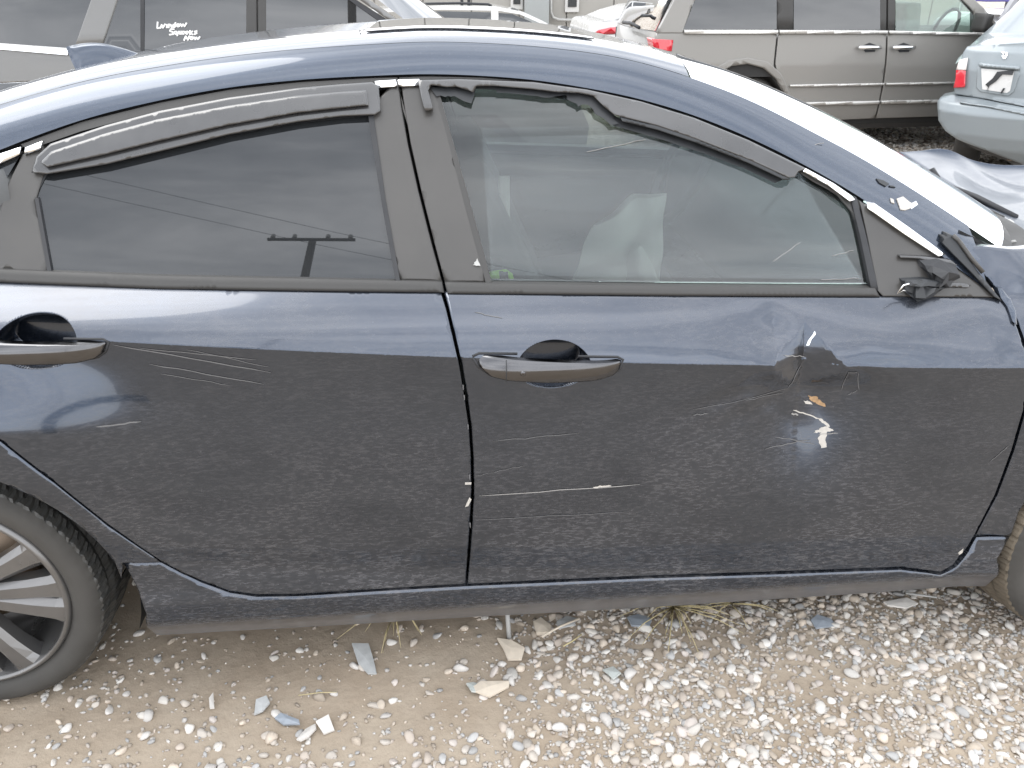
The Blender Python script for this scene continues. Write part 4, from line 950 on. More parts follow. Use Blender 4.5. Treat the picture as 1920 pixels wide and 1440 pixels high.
# cowl, wipers, crumpled bonnet
Vv, Ff = [], []
for dx, dz_ in ((-.02, -.004), (.03, -.03), (.10, -.05), (.19, -.06)):
    for p in ws_base: Vv.append((p[0]+dx, p[1], p[2]+dz_))
for j in range(3):
    for i in range(n_-1): Ff.append((j*n_+i, j*n_+i+1, (j+1)*n_+i+1, (j+1)*n_+i))
obj('cowl', Vv, Ff, M['trim'], car)
# bonnet: rear edge sprung up off the cowl, sheet runs forward and down, buckled
edge = [on_y(u, v, y) for u, v, y in ((1668, 284, 3.02), (1690, 291, 2.98), (1748, 326, 2.72), (1800, 358, 2.50), (1845, 388, 2.28), (1900, 424, 2.05), (1950, 462, 1.82), (1975, 486, 1.66))]
ek = np.linspace(0, 1, len(edge)); EC = [curve(ek, [p[k] for p in edge]) for k in range(3)]
Vv, Ff = [], []
na, nb_ = 34, 40
for th_ in (0, -.012):
    for i in range(nb_):
        q = i/(nb_-1); p = [float(f(q)) for f in EC]
        for j in range(na):
            a = .95*j/(na-1)
            Vv.append((p[0]+a, p[1]+.03*a*(p[1]-YC), p[2]-.10*a-.07*a*a+.016*math.sin(11*a+7*q)*min(1, a*5)+.016*math.sin(15*q+3*a)*min(1, a*4)+.012*max(0, 1-abs(a-.22-.25*q)/.10)+th_))
m_ = na*nb_
for i in range(nb_-1):
    for j in range(na-1):
        q = (i*na+j, i*na+j+1, (i+1)*na+j+1, (i+1)*na+j); Ff += [q, tuple(m_+k for k in q[::-1])]
for i in range(nb_-1): Ff.append((i*na, (i+1)*na, m_+(i+1)*na, m_+i*na))
hd = obj('bonnet', Vv, Ff, M['hood'], car); hd['label'] = 'buckled bonnet lifted at its rear edge'
def wiper(a, b2, name='wiper_arm', r=.011): return tube(name, [a, tuple((np.array(a)+np.array(b2))/2+np.array((0, 0, .006))), b2], [r*.7, r, r*1.1], M['black'], car, 8)
P1 = on_y(1736, 326, 2.55); P2 = on_y(1762, 342, 2.50); P3_ = on_y(1904, 408, 2.2); P4 = on_y(1880, 408, 2.12)
wiper(P2, P3_, 'wiper_arm', .010); tube('wiper_hook', [P1, tuple(np.array(P1)+np.array((.02, 0, .012))), P2], .010, M['torn'], car)
tube('wiper_blade', [P2, on_y(1800, 368, 2.36), P4], .006, M['trim'], car, 6)
tube('wiper_link', [on_y(1890, 420, 2.0), on_y(1902, 440, 1.9), on_y(1900, 462, 1.8)], .014, M['pipe'], car)
# ---- wheels
WC = (-1.105, 1.415, .318)
def rim_pt(a, r, y): return (WC[0]+r*math.cos(a), WC[1]+y, WC[2]+r*math.sin(a))
def tread_mod(k, j):
    if j < 8 or j > 21: return .0025*(1 if (k//2) % 2 else 0) if j in (7, 22) else 0
    ph = (k+int((j-8)*.8)) % 5
    return -.007 if j in (11, 15, 19) else (-.005 if ph == 0 else (-.0015 if ph == 2 else 0))
prof = [(.245, .030), (.248, .012), (.252, .004), (.262, -.004), (.275, -.010), (.292, -.010), (.303, -.004), (.311, .006)]
prof += [(.3165+.006*(1-((q-6.5)/6.5)**2), .010+.0150*q) for q in range(14)]
prof += [(.311, .212), (.295, .225), (.26, .222), (.235, .20)]
def wheel(parent, c, ang=0., tmat=None):
    w0 = len(bpy.data.objects)
    wh = lathe_y('tyre', prof, c, M['rubber'], parent, 288, tread_mod)
    me = wh.data; me.materials.append(tmat or M['tread'])
    for p in me.polygons:
        rad = np.hypot(p.center[0]-c[0], p.center[2]-c[2])
        if rad > .3095: p.material_index = 1; p.use_smooth = False
    rm = lathe_y('rim', [(.2505, .006), (.246, -.004), (.240, -.005), (.236, .004), (.231, .03), (.224, .06), (.215, .12), (.205, .17), (.10, .19), (.02, .19)], c, M['rim'], parent, 96)
    parts = [wh, rm]
    for k in range(4):
        for a0 in (27, 2, -15):
            a = math.radians(a0+90*k+ang); ca, sa = math.cos(a), math.sin(a)
            Vv = []
            for r, w, y0, y1 in ((.05, .018, .012, .05), (.10, .022, .004, .045), (.17, .026, .003, .045), (.215, .031, .004, .05), (.240, .040, .003, .06)):
                for ww, yy in ((-w, y1), (-w*1.0, y0+.012), (-w*.55, y0), (w*.55, y0), (w*1.0, y0+.012), (w, y1)):
                    Vv.append((c[0]+r*ca-ww*sa, c[1]+yy, c[2]+r*sa+ww*ca))
            Ff = []
            for j in range(4):
                for i in range(5): Ff.append((j*6+i, j*6+i+1, (j+1)*6+i+1, (j+1)*6+i))
            o = obj('spoke', Vv, Ff, M['rim'], rm, smooth=False); parts.append(o)
    hub = lathe_y('hub', [(.001, .002), (.03, .002), (.034, .008), (.06, .012), (.066, .04)], c, M['rim'], rm, 30); parts.append(hub)
    parts.append(lathe_y('brake_disc', [(.03, .10), (.14, .10), (.142, .12), (.03, .12)], c, M['exhaust'], parent, 40))
    return parts
wheel(car, WC)
fw = wheel(car, (0, 0, 0), 10, M['mud'])
FWC = Vector((1.60, 1.46, .318))
for o in fw:
    Mx = Matrix.Translation(FWC) @ Matrix.Rotation(math.radians(14), 4, 'Z')
    o.data.transform(Mx)
for c_ in ((-1.105, .325), (1.668, .325)):
    pts = [(c_[0]+.395*math.cos(a), c_[1]+.395*math.sin(a)) for a in np.radians(np.linspace(-20, 200, 30))]
    Vv = [(x, 1.43, z) for x, z in pts]+[(x, 1.80, z) for x, z in pts]+[(c_[0], 1.80, c_[1])]
    Ff = [(i, i+1, 30+i+1, 30+i) for i in range(29)]+[(30+i, 30+i+1, 60) for i in range(29)]
    obj('wheel_liner', Vv, Ff, M['under'], car)
# ---- floor, far side, interior
box('floor_pan', (.28, YC, .27), (1.94, 1.60, .10), M['under'], car, .02)
box('floor_pan', (.28, YC, .29), (3.9, .95, .12), M['under'], car, .02)
far = lambda f: (lambda x, z: 2*YC-f(x, z)-.03)
inner = [(-2.0, .30), (-1.5, .30), (-1.49, .45), (-1.3, .68), (-.9, .68), (-.71, .45), (-.69, .22), (1.27, .22), (1.28, .45), (1.47, .68), (1.87, .68), (2.05, .45), (2.2, .45), (2.2, .8), (1.2, .885), (.4, .92), (-.4, .955), (-1.1, .99), (-1.95, 1.0)]
panel('far_side_body', inner, far(base_side), M['paint'], car, res=.06, thick=.03)
panel('far_pillar', sp((752, 150), (800, 152), (840, 250), (914, 530), (744, 526), (702, 240)), far(off(.004)), M['trim'], car, res=.06, thick=.03)
panel('far_pillar', sp((-30, 290), (78, 274), (66, 370), (90, 512), (-150, 500), (-130, 372)), far(off(.004)), M['trim'], car, res=.06, thick=.03)
panel('far_window', sp((66, 370), (84, 322), (300, 280), (560, 224), (692, 210), (716, 370), (744, 528), (300, 520), (92, 512)), far(off(.01)), M['tint'], car, res=.06, thick=.004)
panel('far_window', sp((815, 166), (1040, 170), (1240, 215), (1400, 270), (1500, 322), (1604, 380), (1638, 537), (916, 530)), far(off(.014)), M['glass'], car, res=.06, thick=.004)
panel('far_pillar', sp((1490, 315), (1560, 345), (1620, 385), (1700, 430), (1872, 558), (1630, 545), (1600, 385), (1500, 335)), far(off(.002)), M['trim'], car, res=.06, thick=.03)
panel('far_frame', sp((36, 272), (150, 222), (300, 184), (430, 160), (560, 146), (700, 138), (800, 135), (900, 138), (1000, 146), (1100, 161), (1200, 182), (1300, 212), (1400, 252), (1500, 300), (1640, 390), (1600, 390), (1500, 332), (1400, 286), (1300, 246), (1200, 215), (1100, 190), (1000, 176), (900, 170), (800, 168), (690, 215), (560, 230), (430, 250), (300, 285), (80, 330)), far(off(.003)), M['trim'], car, res=.04, thick=.03)
panel('far_belt', [(-1.3, .95), (-.4, .93), (.4, .895), (1.2, .86), (1.24, .92), (.4, .96), (-.4, .995), (-1.3, 1.03)], far(off(-.006)), M['trim'], car, res=.05, thick=.05)
box('dashboard', (1.02, YC, .80), (.42, 1.36, .24), M['interior'], car, .06, rot=(0, .06, 0))
box('rear_shelf', (-1.35, YC, .96), (.55, 1.2, .05), M['interior'], car, .02)
def seat(x, y):
    s = box('seat', (x, y, .50), (.52, .50, .20), M['seat'], car, .06, rot=(0, -.12, 0))
    b_ = box('backrest', (x-.36, y, .80), (.17, .44, .60), M['seat'], s, .06, rot=(0, -.42, 0))
    box('headrest', (x-.52, y, 1.12), (.10, .25, .16), M['seat'], s, .045, rot=(0, -.3, 0))
seat(.50, 1.97); seat(.50, 2.62)
box('rear_bench', (-.55, YC, .55), (.5, 1.25, .2), M['seat'], car, .06)
box('rear_backrest', (-.86, YC, .86), (.18, 1.25, .62), M['seat'], car, .06, rot=(0, -.35, 0))
sw = [(.80+.08*math.sin(a), 2.70+.185*math.cos(a), .92+.17*math.sin(a)) for a in np.linspace(0, 6.2832, 25)]
tube('steering_wheel', sw, .016, M['black'], car)
# deployed side airbag hanging behind the front window
def cloth(name, pts_top, pts_bot, ydep, mat, parent, nx_=16, ny_=16, fold=.02):
    Vv, Ff = [], []
    T_ = np.array([on_y(u, v, ydep) for u, v in pts_top]); B_ = np.array([on_y(u, v, ydep) for u, v in pts_bot])
    ti = np.linspace(0, 1, len(T_)); bi = np.linspace(0, 1, len(B_))
    for s_ in (0, 1):
        for j in range(ny_):
            for i in range(nx_):
                a, t = i/(nx_-1), j/(ny_-1)
                p = np.array([np.interp(a, ti, T_[:, k]) for k in range(3)])*(1-t)+np.array([np.interp(a, bi, B_[:, k]) for k in range(3)])*t
                edge = math.sin(math.pi*a)**.5*math.sin(math.pi*min(1, t*.9+.05))**.5
                p[1] += (-1 if s_ == 0 else 1)*.05*edge+fold*math.sin(9*a+5*t)*math.sin(7*t-3*a)
                Vv.append(p)
    n = nx_*ny_
    for j in range(ny_-1):
        for i in range(nx_-1):
            q = (j*nx_+i, j*nx_+i+1, (j+1)*nx_+i+1, (j+1)*nx_+i); Ff += [q, tuple(n+k for k in q[::-1])]
    return obj(name, Vv, Ff, mat, parent)
cloth('deployed_airbag', [(1110, 425), (1150, 400), (1190, 372), (1215, 366), (1250, 362)], [(1062, 560), (1110, 560), (1160, 560), (1200, 555), (1235, 550)], 1.80, M['airbag'], car)
cloth('deployed_airbag', [(1180, 470), (1200, 455), (1225, 500)], [(1170, 560), (1210, 560), (1250, 560)], 1.74, M['airbag'], car, 10, 10, .008)
tube('seat_belt', [on_y(945, 330, 2.0), on_y(946, 440, 1.98), on_y(950, 540, 1.97)], .014, M['airbag'], car, 6, .2)
# ---- handles
def handle(parent, u0, u1, vtop, split):
    pts = [(u0, vtop+2), (u0+8, vtop-1), ((u0+u1)/2-60, vtop+1), ((u0+u1)/2+60, vtop+3), (u1-6, vtop+7), (u1, vtop+9), (u1-6, vtop+26), (u1-18, vtop+34), (u1-50, vtop+40), ((u0+u1)/2, vtop+42), (u0+60, vtop+38), (u0+30, vtop+33), (u0+12, vtop+20)]
    xz = sp(*pts); xm = np.mean([p[0] for p in xz]); ha = (max(p[0] for p in xz)-min(p[0] for p in xz))/2
    zt = float(np.max([p[1] for p in xz])); zl = float(np.min([p[1] for p in xz])); zm = (zt+zl)/2
    def hs(x, z):
        k = np.clip(1-np.abs((x-xm)/ha)**3, 0, 1)
        zz = np.clip((z-zm)/((zt-zl)/2), -1, 1)
        return 1.428-.030*k**.6+.012*zz*zz*np.where(zz > 0, 1.6, .5)+.003*(1-k)
    h = panel('handle', xz, hs, M['satin'], parent, res=.006, thick=.014, roll=.003)
    xz2 = [(xm+(x-xm)*1.025, zm+(z-zm)*1.16) for x, z in xz]
    panel('handle_gasket', xz2, lambda x, z: base_side(x, z)-.001, M['torn'], parent, res=.012, thick=.004) if False else None
    if split:
        q = sp((u0+57, vtop+2), (u0+59, vtop+2), (u0+58, vtop+40), (u0+56, vtop+38))
        panel('lock_seam', q, lambda x, z: hs(x, z)-.0008, M['black'], h, res=.01, thick=.002)
        c = sp((u0+88, vtop+22))[0]
        yk = float(hs(np.array([c[0]]), np.array([c[1]]))[0])
        lathe_y('key_lock', [(.001, -.0015), (.004, -.0015), (.0055, .0), (.0055, .006)], (c[0], yk, c[1]), M['satin'], h, 16)
    return h
handle(fd, 890, 1164, 666, True)
handle(rd, -84, 200, 633, False)
# dark gasket line round each handle base
for u0, u1, vtop, par in ((890, 1164, 666, fd), (-84, 200, 633, rd)):
    loop = [(u0-4, vtop+2), (u0+8, vtop-4), (u0+80, vtop-3)]
    loop2 = [(u1-80, vtop+2), (u1-6, vtop+3), (u1+4, vtop+8), (u1-2, vtop+26), (u1-16, vtop+36), (u1-48, vtop+43)]
    loop3 = [(u0-4, vtop+4), (u0+8, vtop+22), (u0+28, vtop+36), (u0+70, vtop+42)]
    for lp in (loop, loop2, loop3):
        P3 = [(x, float(base_side(np.array([x]), np.array([z]))[0])-.0005, z) for x, z in sp(*lp)]
        tube('handle_gasket', P3, .0028, M['black'], par, 6)
# ---- scratches, bare metal and a painted reflection arc on the doors
def mark(pts, w, mat, parent, name='scratch_reflection_line', lift=.0012):
    xz = sp(*pts); n = len(xz); Vv = []; Ff = []
    for i, (x, z) in enumerate(xz):
        a = xz[max(0, i-1)]; b2 = xz[min(n-1, i+1)]; d = np.array([b2[0]-a[0], b2[1]-a[1]]); d /= np.linalg.norm(d)+1e-9
        ww = .8*(w if not hasattr(w, '__len__') else w[i])*(.25 if i in (0, n-1) else 1)
        for s_ in (-1, 1):
            X, Z = x-d[1]*ww*s_, z+d[0]*ww*s_
            Vv.append((X, float(door_s(np.array([X]), np.array([Z]))[0])-lift, Z))
    m_ = len(Vv)
    for i in range(n-1): Ff.append((2*i, 2*i+1, 2*i+3, 2*i+2))
    return obj(name, Vv, Ff, mat, parent)
def seg(a, b2, n=8, wob=1.5, seed=0):
    r_ = random.Random(seed); return [(a[0]+(b2[0]-a[0])*k/n, a[1]+(b2[1]-a[1])*k/n+r_.uniform(-wob, wob)*(0 < k < n)) for k in range(n+1)]
M['fine'] = simple('fine_scuff_reflection', (.11, .11, .115), .6, vary=.3, scale=90)
for i, (a, b2, w, m_) in enumerate([((212, 646), (508, 698), .0014, 'fine'), ((260, 652), (480, 674), .0010, 'fine'), ((280, 682), (495, 720), .0012, 'fine'), ((300, 700), (430, 722), .0008, 'fine'), ((350, 655), (506, 688), .0008, 'fine'), ((180, 800), (265, 790), .002, 'fine')]):
    mark(seg(a, b2, 8, 1., i), w, M[m_], rd)
for i, (a, b2, w, m_) in enumerate([((898, 929), (1200, 908), .0013, 'scratch'), ((892, 974), (1180, 959), .0008, 'fine'), ((925, 827), (1085, 812), .0009, 'fine'), ((1112, 913), (1146, 911), .0026, 'primer'), ((890, 892), (985, 872), .0006, 'fine'),
        ((1476, 672), (1524, 684), .001, 'scratch'), ((1516, 700), (1490, 742), .0013, 'fine'), ((1490, 742), (1300, 770), .0007, 'fine'), ((1400, 756), (1480, 752), .0008, 'fine'), ((1500, 785), (1550, 800), .0016, 'primer'), ((1548, 800), (1566, 812), .0035, 'primer'), ((1496, 792), (1510, 794), .0022, 'scratch'),  # thin arc strokes left of the dent paint a curved reflection onto the door
        ((1440, 850), (1530, 838), .0012, 'fine'), ((1460, 830), (1540, 846), .001, 'fine'), ((1856, 865), (1892, 835), .0007, 'fine'), ((1590, 745), (1594, 700), .0009, 'fine'), ((1594, 700), (1612, 702), .0009, 'fine'), ((1612, 702), (1620, 740), .0009, 'fine'), ((1600, 752), (1618, 742), .0009, 'fine'), ((1545, 828), (1580, 822), .0010, 'scratch'), ((1300, 780), (1330, 778), .0012, 'fine'), ((890, 585), (942, 596), .0008, 'fine')]):
    mark(seg(a, b2, 8, 1.2, 20+i), w, M[m_], fd)
def patch(pts, mat, parent, name='bare_patch', surf_=None, lift=.001):
    r_ = random.Random(int(pts[0][0]*7+pts[0][1])); big = max(p[0] for p in pts)-min(p[0] for p in pts) > 12
    if big: pts = [(u+r_.uniform(-1.6, 1.6), v+r_.uniform(-1.1, 1.1)) for u, v in resample(pts, 2.6)]
    return panel(name, sp(*pts), surf_ or door_s, mat, parent, res=.006, thick=.0008, lift=lift)
patch([(1530, 760), (1545, 761), (1560, 772), (1563, 778), (1548, 775), (1536, 768)], M['rust'], fd)
patch([(1520, 768), (1534, 770), (1538, 775), (1526, 773)], M['primer'], fd)
patch([(1536, 825), (1550, 816), (1564, 812), (1574, 818), (1560, 822), (1558, 834), (1557, 848), (1548, 850), (1544, 836), (1550, 824)], M['primer'], fd)
patch([(1523, 646), (1529, 622), (1531, 628), (1527, 642), (1526, 656), (1522, 658)], M['chrome'], fd, lift=.003)
patch([(880, 932), (884, 936), (878, 948), (872, 950)], M['primer'], rd)
patch([(872, 904), (884, 904), (883, 908), (872, 908)], M['primer'], rd)
for (u, v) in ((868, 726), (870, 745), (877, 800), (880, 894), (881, 984)): patch([(u-1, v-5), (u+1.5, v-4), (u+1.5, v+5), (u, v+4)], M['fine'], rd)
patch([(1796, 1036), (1806, 1028), (1804, 1036), (1798, 1040)], M['primer'], fd)
for (a, b2) in (((1480, 284), (1545, 268)), ((1100, 285), (1210, 262)), ((1560, 480), (1600, 470)), ((1450, 490), (1500, 455)), ((1540, 525), (1610, 522))):
    xz = trace(seg(a, b2, 6, 1.5, 3), off(.012)); 
    tube('glass_scratch', [(x, float(base_side(np.array([x]), np.array([z]))[0])+.012, z) for x, z in xz], .0008, M['scratch'], fg, 4)
# warning sticker on the pillar
patch([(888, 498), (901, 499), (895, 484)], M['pipe'], fd, 'sticker', off(.001))

# ------------------------------------------------------------------ things lying inside, debris, tufts, stones
jk = thing('safety_jacket', on_y(940, 520, 1.70), 'black and lime green safety jacket lying inside the front side window', 'jacket')
def jblob(name, pts, d, th, mat):
    return lump(name, pts, d, th, mat, jk, 9)
jblob('sleeve', [(908, 480), (916, 482), (922, 496), (938, 497), (960, 510), (985, 528), (1010, 560), (905, 560)], 1.625, .06, M['interior'])
jblob('lime_band', [(905, 520), (924, 510), (950, 508), (962, 516), (968, 540), (905, 545)], 1.612, .012, M['hivis'])
jblob('dark_band', [(936, 510), (952, 510), (956, 540), (938, 540)], 1.607, .006, M['interior'])

# 20-cell stones with worn outlines, kept cheap
def ico(sub):
    bm = bmesh.new(); bmesh.ops.create_icosphere(bm, subdivisions=sub, radius=1); 
    V_ = np.array([v.co[:] for v in bm.verts]); F_ = np.array([[v.index for v in f.verts] for f in bm.faces]); bm.free(); return V_, F_
IV, IF = ico(2); IV1, IF1 = ico(1)
TONES = np.array([(.62, .55, .48), (.70, .65, .59), (.55, .47, .40), (.66, .62, .58), (.58, .52, .46), (.72, .68, .63), (.50, .42, .34), (.62, .55, .50), (.48, .47, .46), (.66, .56, .46)])*np.array((.86, .88, .895))
def stone_shape(r_, base=IV, flat=(.4, .7)):
    a = base.copy()
    for _ in range(10):
        d = r_.normal(size=3); d /= np.linalg.norm(d); k = r_.uniform(.42, .9); t = a@d; a = a-np.outer(np.clip(t-k, 0, None), d)*.75
    a += .03*np.sin(a[:, [1, 2, 0]]*4+r_.uniform(0, 6, 3))
    a *= np.array([r_.uniform(.9, 1.25), r_.uniform(.62, .95), r_.uniform(*flat)]); return a
def density(x, y):
    n_ = np.sin(5.1*x+1.7*y)*np.sin(6.3*y-2.1*x+.6)+.5*np.sin(13*x+3)*np.sin(11*y+1)
    d = .085+.085*n_
    d += .95*sstep(.05, .42, x+.10*n_+.35*(1.45-y)*.6)
    d += .30*sstep(1.36, 1.10, y+.05*n_)
    bare = np.exp(-((x-.88)/.17)**2-((y-1.32)/.10)**2)+.7*np.exp(-((x-.62)/.1)**2-((y-1.5)/.08)**2)
    d *= 1-.85*np.clip(bare, 0, 1)
    d *= 1-.5*sstep(1.75, 2.2, y)
    return np.clip(d, .03, 1)
def scatter(n, x0, x1, y0, y1, r0, r1, pw=2.2, usedens=True):
    x = rng.uniform(x0, x1, n); y = rng.uniform(y0, y1, n); r = r0+(r1-r0)*rng.random(n)**pw
    if usedens:
        k = rng.random(n) < density(x, y); x, y, r = x[k], y[k], r[k]
    return x, y, r
def mesh_stones(name, X, Y, R_, base, faces, lab, sink=.16, nshape=18):
    shapes = [stone_shape(rng, base) for _ in range(nshape)]
    nv, nf = len(base), len(faces); n = len(X); Vv = np.empty((n*nv, 3)); Cc = np.empty((n*nv, 4)); Ff = np.empty((n*nf, 3), int)
    for i in range(n):
        s = shapes[rng.integers(nshape)]*R_[i]; a = rng.uniform(0, 6.283); c, q = math.cos(a), math.sin(a)
        t1, t2 = rng.normal(0, .22, 2)
        z = s[:, 2]+t1*s[:, 0]+t2*s[:, 1]
        Vv[i*nv:(i+1)*nv] = np.c_[X[i]+c*s[:, 0]-q*s[:, 1], Y[i]+q*s[:, 0]+c*s[:, 1], z+gz(X[i], Y[i])+R_[i]*sink]
        t = TONES[rng.integers(len(TONES))]*rng.uniform(.8, 1.12); Cc[i*nv:(i+1)*nv] = np.r_[np.clip(t, 0, .85), 1]
        Ff[i*nf:(i+1)*nf] = faces+i*nv
    me = bpy.data.meshes.new(name); me.vertices.add(len(Vv)); me.vertices.foreach_set('co', Vv.ravel())
    me.loops.add(Ff.size); me.loops.foreach_set('vertex_index', Ff.ravel().astype(np.int32))
    me.polygons.add(len(Ff)); me.polygons.foreach_set('loop_start', np.arange(0, Ff.size, 3, dtype=np.int32)); me.update(calc_edges=True); me.validate()
    me.polygons.foreach_set('use_smooth', [True]*len(Ff))
    at = me.color_attributes.new('tone', 'FLOAT_COLOR', 'POINT'); at.data.foreach_set('color', Cc.astype(np.float32).ravel())
    me.materials.append(M['stone']); o = bpy.data.objects.new(name, me); COL.objects.link(o)
    return props(o, lab, 'gravel', kind='stuff')
X, Y, R_ = scatter(8600, -1.6, 2.4, .85, 2.1, .0085, .0155, 1.3)
mesh_stones('coarse_gravel', X, Y, R_, IV, IF, 'rounded pale gravel stones lying over the dirt beside the saloon')
X, Y, R_ = scatter(36000, -1.6, 2.4, .85, 2.1, .0045, .009, 1.1)
mesh_stones('gravel', X, Y, R_, IV1, IF1, 'pale river gravel spread over the tan dirt beside the saloon')
X, Y, R_ = scatter(1700, -1.6, 2.2, .9, 2.0, .0022, .005, 1.2, False)
mesh_stones('fine_gravel', X, Y, R_, IV1[:, :], IF1, 'fine grit lying loose on the tan dirt', .2)
X, Y, R_ = scatter(7000, 2.3, 7.0, 5.2, 8.8, .012, .035, 1.6, False)
mesh_stones('far_gravel', X, Y, R_, IV1, IF1, 'pale gravel between the minivan and the light blue saloon')
# the largest stones, one object each
SH = []
for k in range(16):
    s = stone_shape(rng); me = bpy.data.meshes.new('stone'); me.from_pydata([tuple(v) for v in s], [], [tuple(f) for f in IF.tolist()]); me.update()
    me.polygons.foreach_set('use_smooth', [True]*len(me.polygons)); me.materials.append(M['stone'])
    t = TONES[k % len(TONES)]*rng.uniform(.9, 1.1)
    at = me.color_attributes.new('tone', 'FLOAT_COLOR', 'POINT'); at.data.foreach_set('color', np.tile(np.r_[np.clip(t, 0, .85), 1], len(s)).astype(np.float32))
    SH.append(me)
cnt = 0
while cnt < 290:
    x, y = rng.uniform(-1.05, 1.5), rng.uniform(1.0, 1.66)
    if rng.random() > density(x, y)*1.2+.05: continue
    if (x+1.1)**2+(y-1.5)**2 < .16: continue
    o = bpy.data.objects.new('stone', SH[cnt % 16]); COL.objects.link(o); r = rng.uniform(.0115, .0195)
    o.scale = (r, r, r); o.rotation_euler = (rng.normal(0, .2), rng.normal(0, .2), rng.uniform(0, 6.28)); o.location = (x, y, float(gz(x, y))+r*.32)
    props(o, 'pale rounded river stone among the gravel beside the wrecked saloon', 'stone', 'loose river stones beside the saloon'); cnt += 1
# flat flakes and broken bits
M['slate'] = simple('grey_flake', (0.397, 0.406, 0.406), .6, vary=.25, scale=60); M['tanflake'] = simple('tan_flake', (0.576, 0.506, 0.416), .7, vary=.2, scale=60)
M['whiteflake'] = simple('white_flake', (0.597, 0.572, 0.539), .6, vary=.15, scale=60); M['blueflake'] = simple('blue_grey_flake', (0.267, 0.298, 0.338), .45, vary=.3, scale=60)
M['clearpl'] = simple('cloudy_plastic', (0.515, 0.546, 0.526), .3, coat=.5, vary=.2, scale=50)
def shard(name, pts, mat, label, cat, seed, tilt=.25, th=.005):
    q = [on_z(u, v, .012) for u, v in pts]; c = np.mean(q, 0); r_ = random.Random(seed); tx, ty = r_.uniform(-tilt, tilt), r_.uniform(-tilt, tilt)
    zz = float(gz(c[0], c[1]))+.012
    top = [(p[0], p[1], zz+tx*(p[0]-c[0])+ty*(p[1]-c[1])+r_.uniform(0, .003)) for p in q]; n = len(top)
    Vv = [(c[0], c[1], zz+.004)]+top+[(p[0], p[1], p[2]-th) for p in top]
    Ff = [(0, i+1, (i+1) % n+1) for i in range(n)]+[(i+1, n+i+1, n+(i+1) % n+1, (i+1) % n+1) for i in range(n)]+[tuple(range(2*n, n, -1))]
    return props(obj(name, Vv, Ff, mat, smooth=False), label, cat)
shard('plastic_shard', [(661, 1218), (692, 1214), (701, 1240), (706, 1260), (690, 1262), (672, 1248)], M['slate'], 'grey jagged flat shard below the grass tuft on bare dirt', 'shard', 1)
shard('stone_flake', [(932, 1194), (958, 1200), (984, 1216), (978, 1233), (952, 1230), (944, 1212)], M['tanflake'], 'tan kite shaped flake near the dirt and gravel edge', 'flake', 2)
shard('plastic_shard', [(888, 1286), (902, 1276), (956, 1270), (954, 1280), (918, 1302), (892, 1296)], M['tanflake'], 'long tan wedge shaped shard pointing right on the dirt', 'shard', 3)
shard('plastic_shard', [(874, 1278), (888, 1274), (902, 1278), (900, 1296), (884, 1296)], M['clearpl'], 'cloudy broken plastic bit touching the tan wedge shard', 'shard', 4)
shard('plastic_shard', [(480, 1312), (500, 1306), (506, 1318), (492, 1332), (476, 1336)], M['slate'], 'blue grey angular shard on dirt right of the rear tyre', 'shard', 5)
shard('paint_shard', [(514, 1342), (526, 1334), (560, 1348), (562, 1356), (530, 1354)], M['blueflake'], 'dark pointed paint shard lying on the dirt', 'shard', 6)
shard('plastic_shard', [(556, 1386), (572, 1362), (590, 1350), (592, 1360), (578, 1378), (564, 1388)], M['whiteflake'], 'white curved splinter below the dark paint shard', 'shard', 7)
shard('stone_flake', [(592, 1352), (616, 1340), (626, 1362), (606, 1370)], M['whiteflake'], 'square white flake next to the white splinter', 'flake', 8)
shard('plastic_shard', [(392, 1310), (400, 1300), (402, 1328), (394, 1330)], M['whiteflake'], 'narrow pale shard standing among dirt stones', 'shard', 9)
shard('paint_shard', [(1176, 1158), (1196, 1152), (1222, 1162), (1218, 1176), (1184, 1174)], M['blueflake'], 'blue grey flake under the sill near the middle', 'flake', 10, .1)
shard('paint_shard', [(1044, 1166), (1062, 1156), (1082, 1160), (1076, 1172), (1046, 1178)], M['slate'], 'grey flat flake under the sill beside a stick', 'flake', 11, .1)
shard('stone_flake', [(1000, 1166), (1014, 1158), (1034, 1172), (1032, 1184), (1006, 1184)], M['tanflake'], 'large pale chunk just under the sill', 'stone', 12, .2, .015)
shard('paint_shard', [(1520, 1164), (1532, 1154), (1558, 1160), (1568, 1172), (1530, 1178)], M['blueflake'], 'blue grey flake on gravel under the front door', 'flake', 13, .1)
shard('plastic_shard', [(1656, 1132), (1700, 1122), (1722, 1130), (1700, 1140), (1664, 1138)], M['whiteflake'], 'pale flat splinter near the front end of the sill', 'shard', 14, .1)
shard('plastic_shard', [(1130, 1252), (1150, 1248), (1164, 1268), (1150, 1276), (1140, 1264)], M['clearpl'], 'clear triangular shard at the gravel edge', 'shard', 15)
def stick(pts, r, mat, label, cat, name): return props(tube(name, [tuple(np.array(on_z(u, v, .012))+np.array((0, 0, .004+dz_))) for u, v, dz_ in pts], r, mat, None, 6), label, cat)
stick([(1016, 1196, 0), (1050, 1180, .006), (1086, 1164, .004)], .003, M['tanflake'], 'thin straight stick lying below the sill', 'stick', 'stick')
stick([(1056, 1214, 0), (1074, 1206, .004), (1090, 1196, .008)], .0018, M['straw'], 'short straw stem crossing the gravel', 'stick', 'straw_stem')
stick([(560, 1306, 0), (600, 1302, .002), (632, 1300, 0)], .001, M['straw'], 'thin straw thread on the bare dirt', 'stick', 'straw_stem')
props(tube('jack_pin', [on_z(955, 1200, .0), tuple(np.array(on_z(955, 1200, 0))+np.array((-.004, .03, .09)))], .006, M['pipe'], None, 8), 'thin grey rod standing under the sill by the door gap', 'rod')
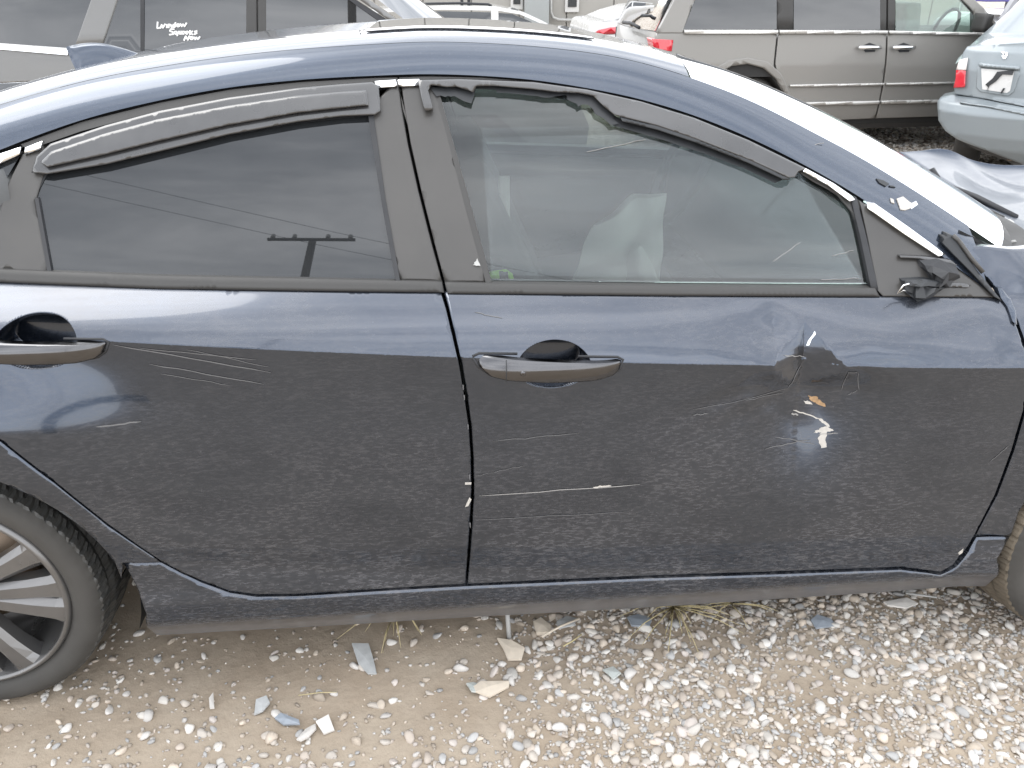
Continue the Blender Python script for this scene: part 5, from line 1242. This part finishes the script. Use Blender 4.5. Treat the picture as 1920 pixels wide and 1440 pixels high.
props(tube('trim_strip', [tuple(np.array(on_z(1698, 1112, .03))), tuple(np.array(on_z(1756, 1120, .03)))], .003, M['pipe'], None, 6), 'thin silver strip poking from below the front sill end', 'strip')
def tuft(u, v, n, label, spread, h, seed):
    c = on_z(u, v, 0.); t = thing('grass_tuft', c, label, 'grass tuft', 'dry grass tufts under the sill'); r_ = random.Random(seed)
    for k in range(n):
        a = r_.uniform(math.pi, 2*math.pi) if r_.random() < .8 else r_.uniform(0, math.pi); l = h*r_.uniform(.5, 1.2); w = spread*r_.uniform(.4, 1.3)
        P = [(c[0]+w*math.cos(a)*s_, c[1]+w*math.sin(a)*s_, max(.004, l*math.sin(s_*2.6)*.5)) for s_ in (0, .3, .65, 1)]
        tube('blade', P, [.0021, .0019, .0014, .0005], M['straw'], t, 4)
tuft(742, 1160, 22, 'dry straw tuft sticking out under the rear door sill', .13, .10, 1)
tuft(1262, 1140, 26, 'wide dry grass tuft hanging out under the front door sill', .15, .06, 2)
tuft(1370, 1134, 8, 'sparse dry blades under the sill right of the wide tuft', .10, .04, 3)

# ------------------------------------------------------------------ utility pole line across the road behind the photographer (seen in the glass)
def reflect(u, v, surf):
    (x, z), = trace([(u, v)], surf); e = 1e-3; f1 = lambda a, b2: float(surf(np.array([a]), np.array([b2]))[0])
    n_ = np.array([(f1(x+e, z)-f1(x-e, z))/(2*e), -1, (f1(x, z+e)-f1(x, z-e))/(2*e)]); n_ /= np.linalg.norm(n_)
    d = ray(u, v); d = d/np.linalg.norm(d); return np.array((x, f1(x, z), z)), d-2*(d@n_)*n_
P_, D_ = reflect(585, 456, off(.010)); t_ = 7.5/math.hypot(D_[0], D_[1]); top_ = P_+D_*t_
print('POLE', top_)
pl = thing('utility_pole', (float(top_[0]), float(top_[1]), 0), 'weathered wooden utility pole with crossarm mirrored in the rear side window', 'utility pole')
hgt = float(top_[2])
tube('post', [(top_[0], top_[1], -.2), (top_[0], top_[1], hgt+.12)], [.11, .085], M['wood'], pl, 12)
box('crossarm', (top_[0], top_[1]+.2, hgt-.15), (1.8, .07, .075), M['wood'], pl, .01)
for dx in (-.8, -.35, .35, .8): tube('insulator', [(top_[0]+dx, top_[1]+.2, hgt-.08), (top_[0]+dx, top_[1]+.2, hgt+.1)], .05, M['pipe'], pl, 8)
for dx in (-.8, .8):
    Pw = [(top_[0]+dx+(30*s_), top_[1]+.2-8*s_, hgt+.1-4*(s_)*(1-s_)) for s_ in np.linspace(-1, 1, 21)]
    Pw = [(p[0], p[1], max(p[2], hgt-1.2)) for p in Pw]
    tube('power_line', Pw, .006, M['black'], pl, 5)
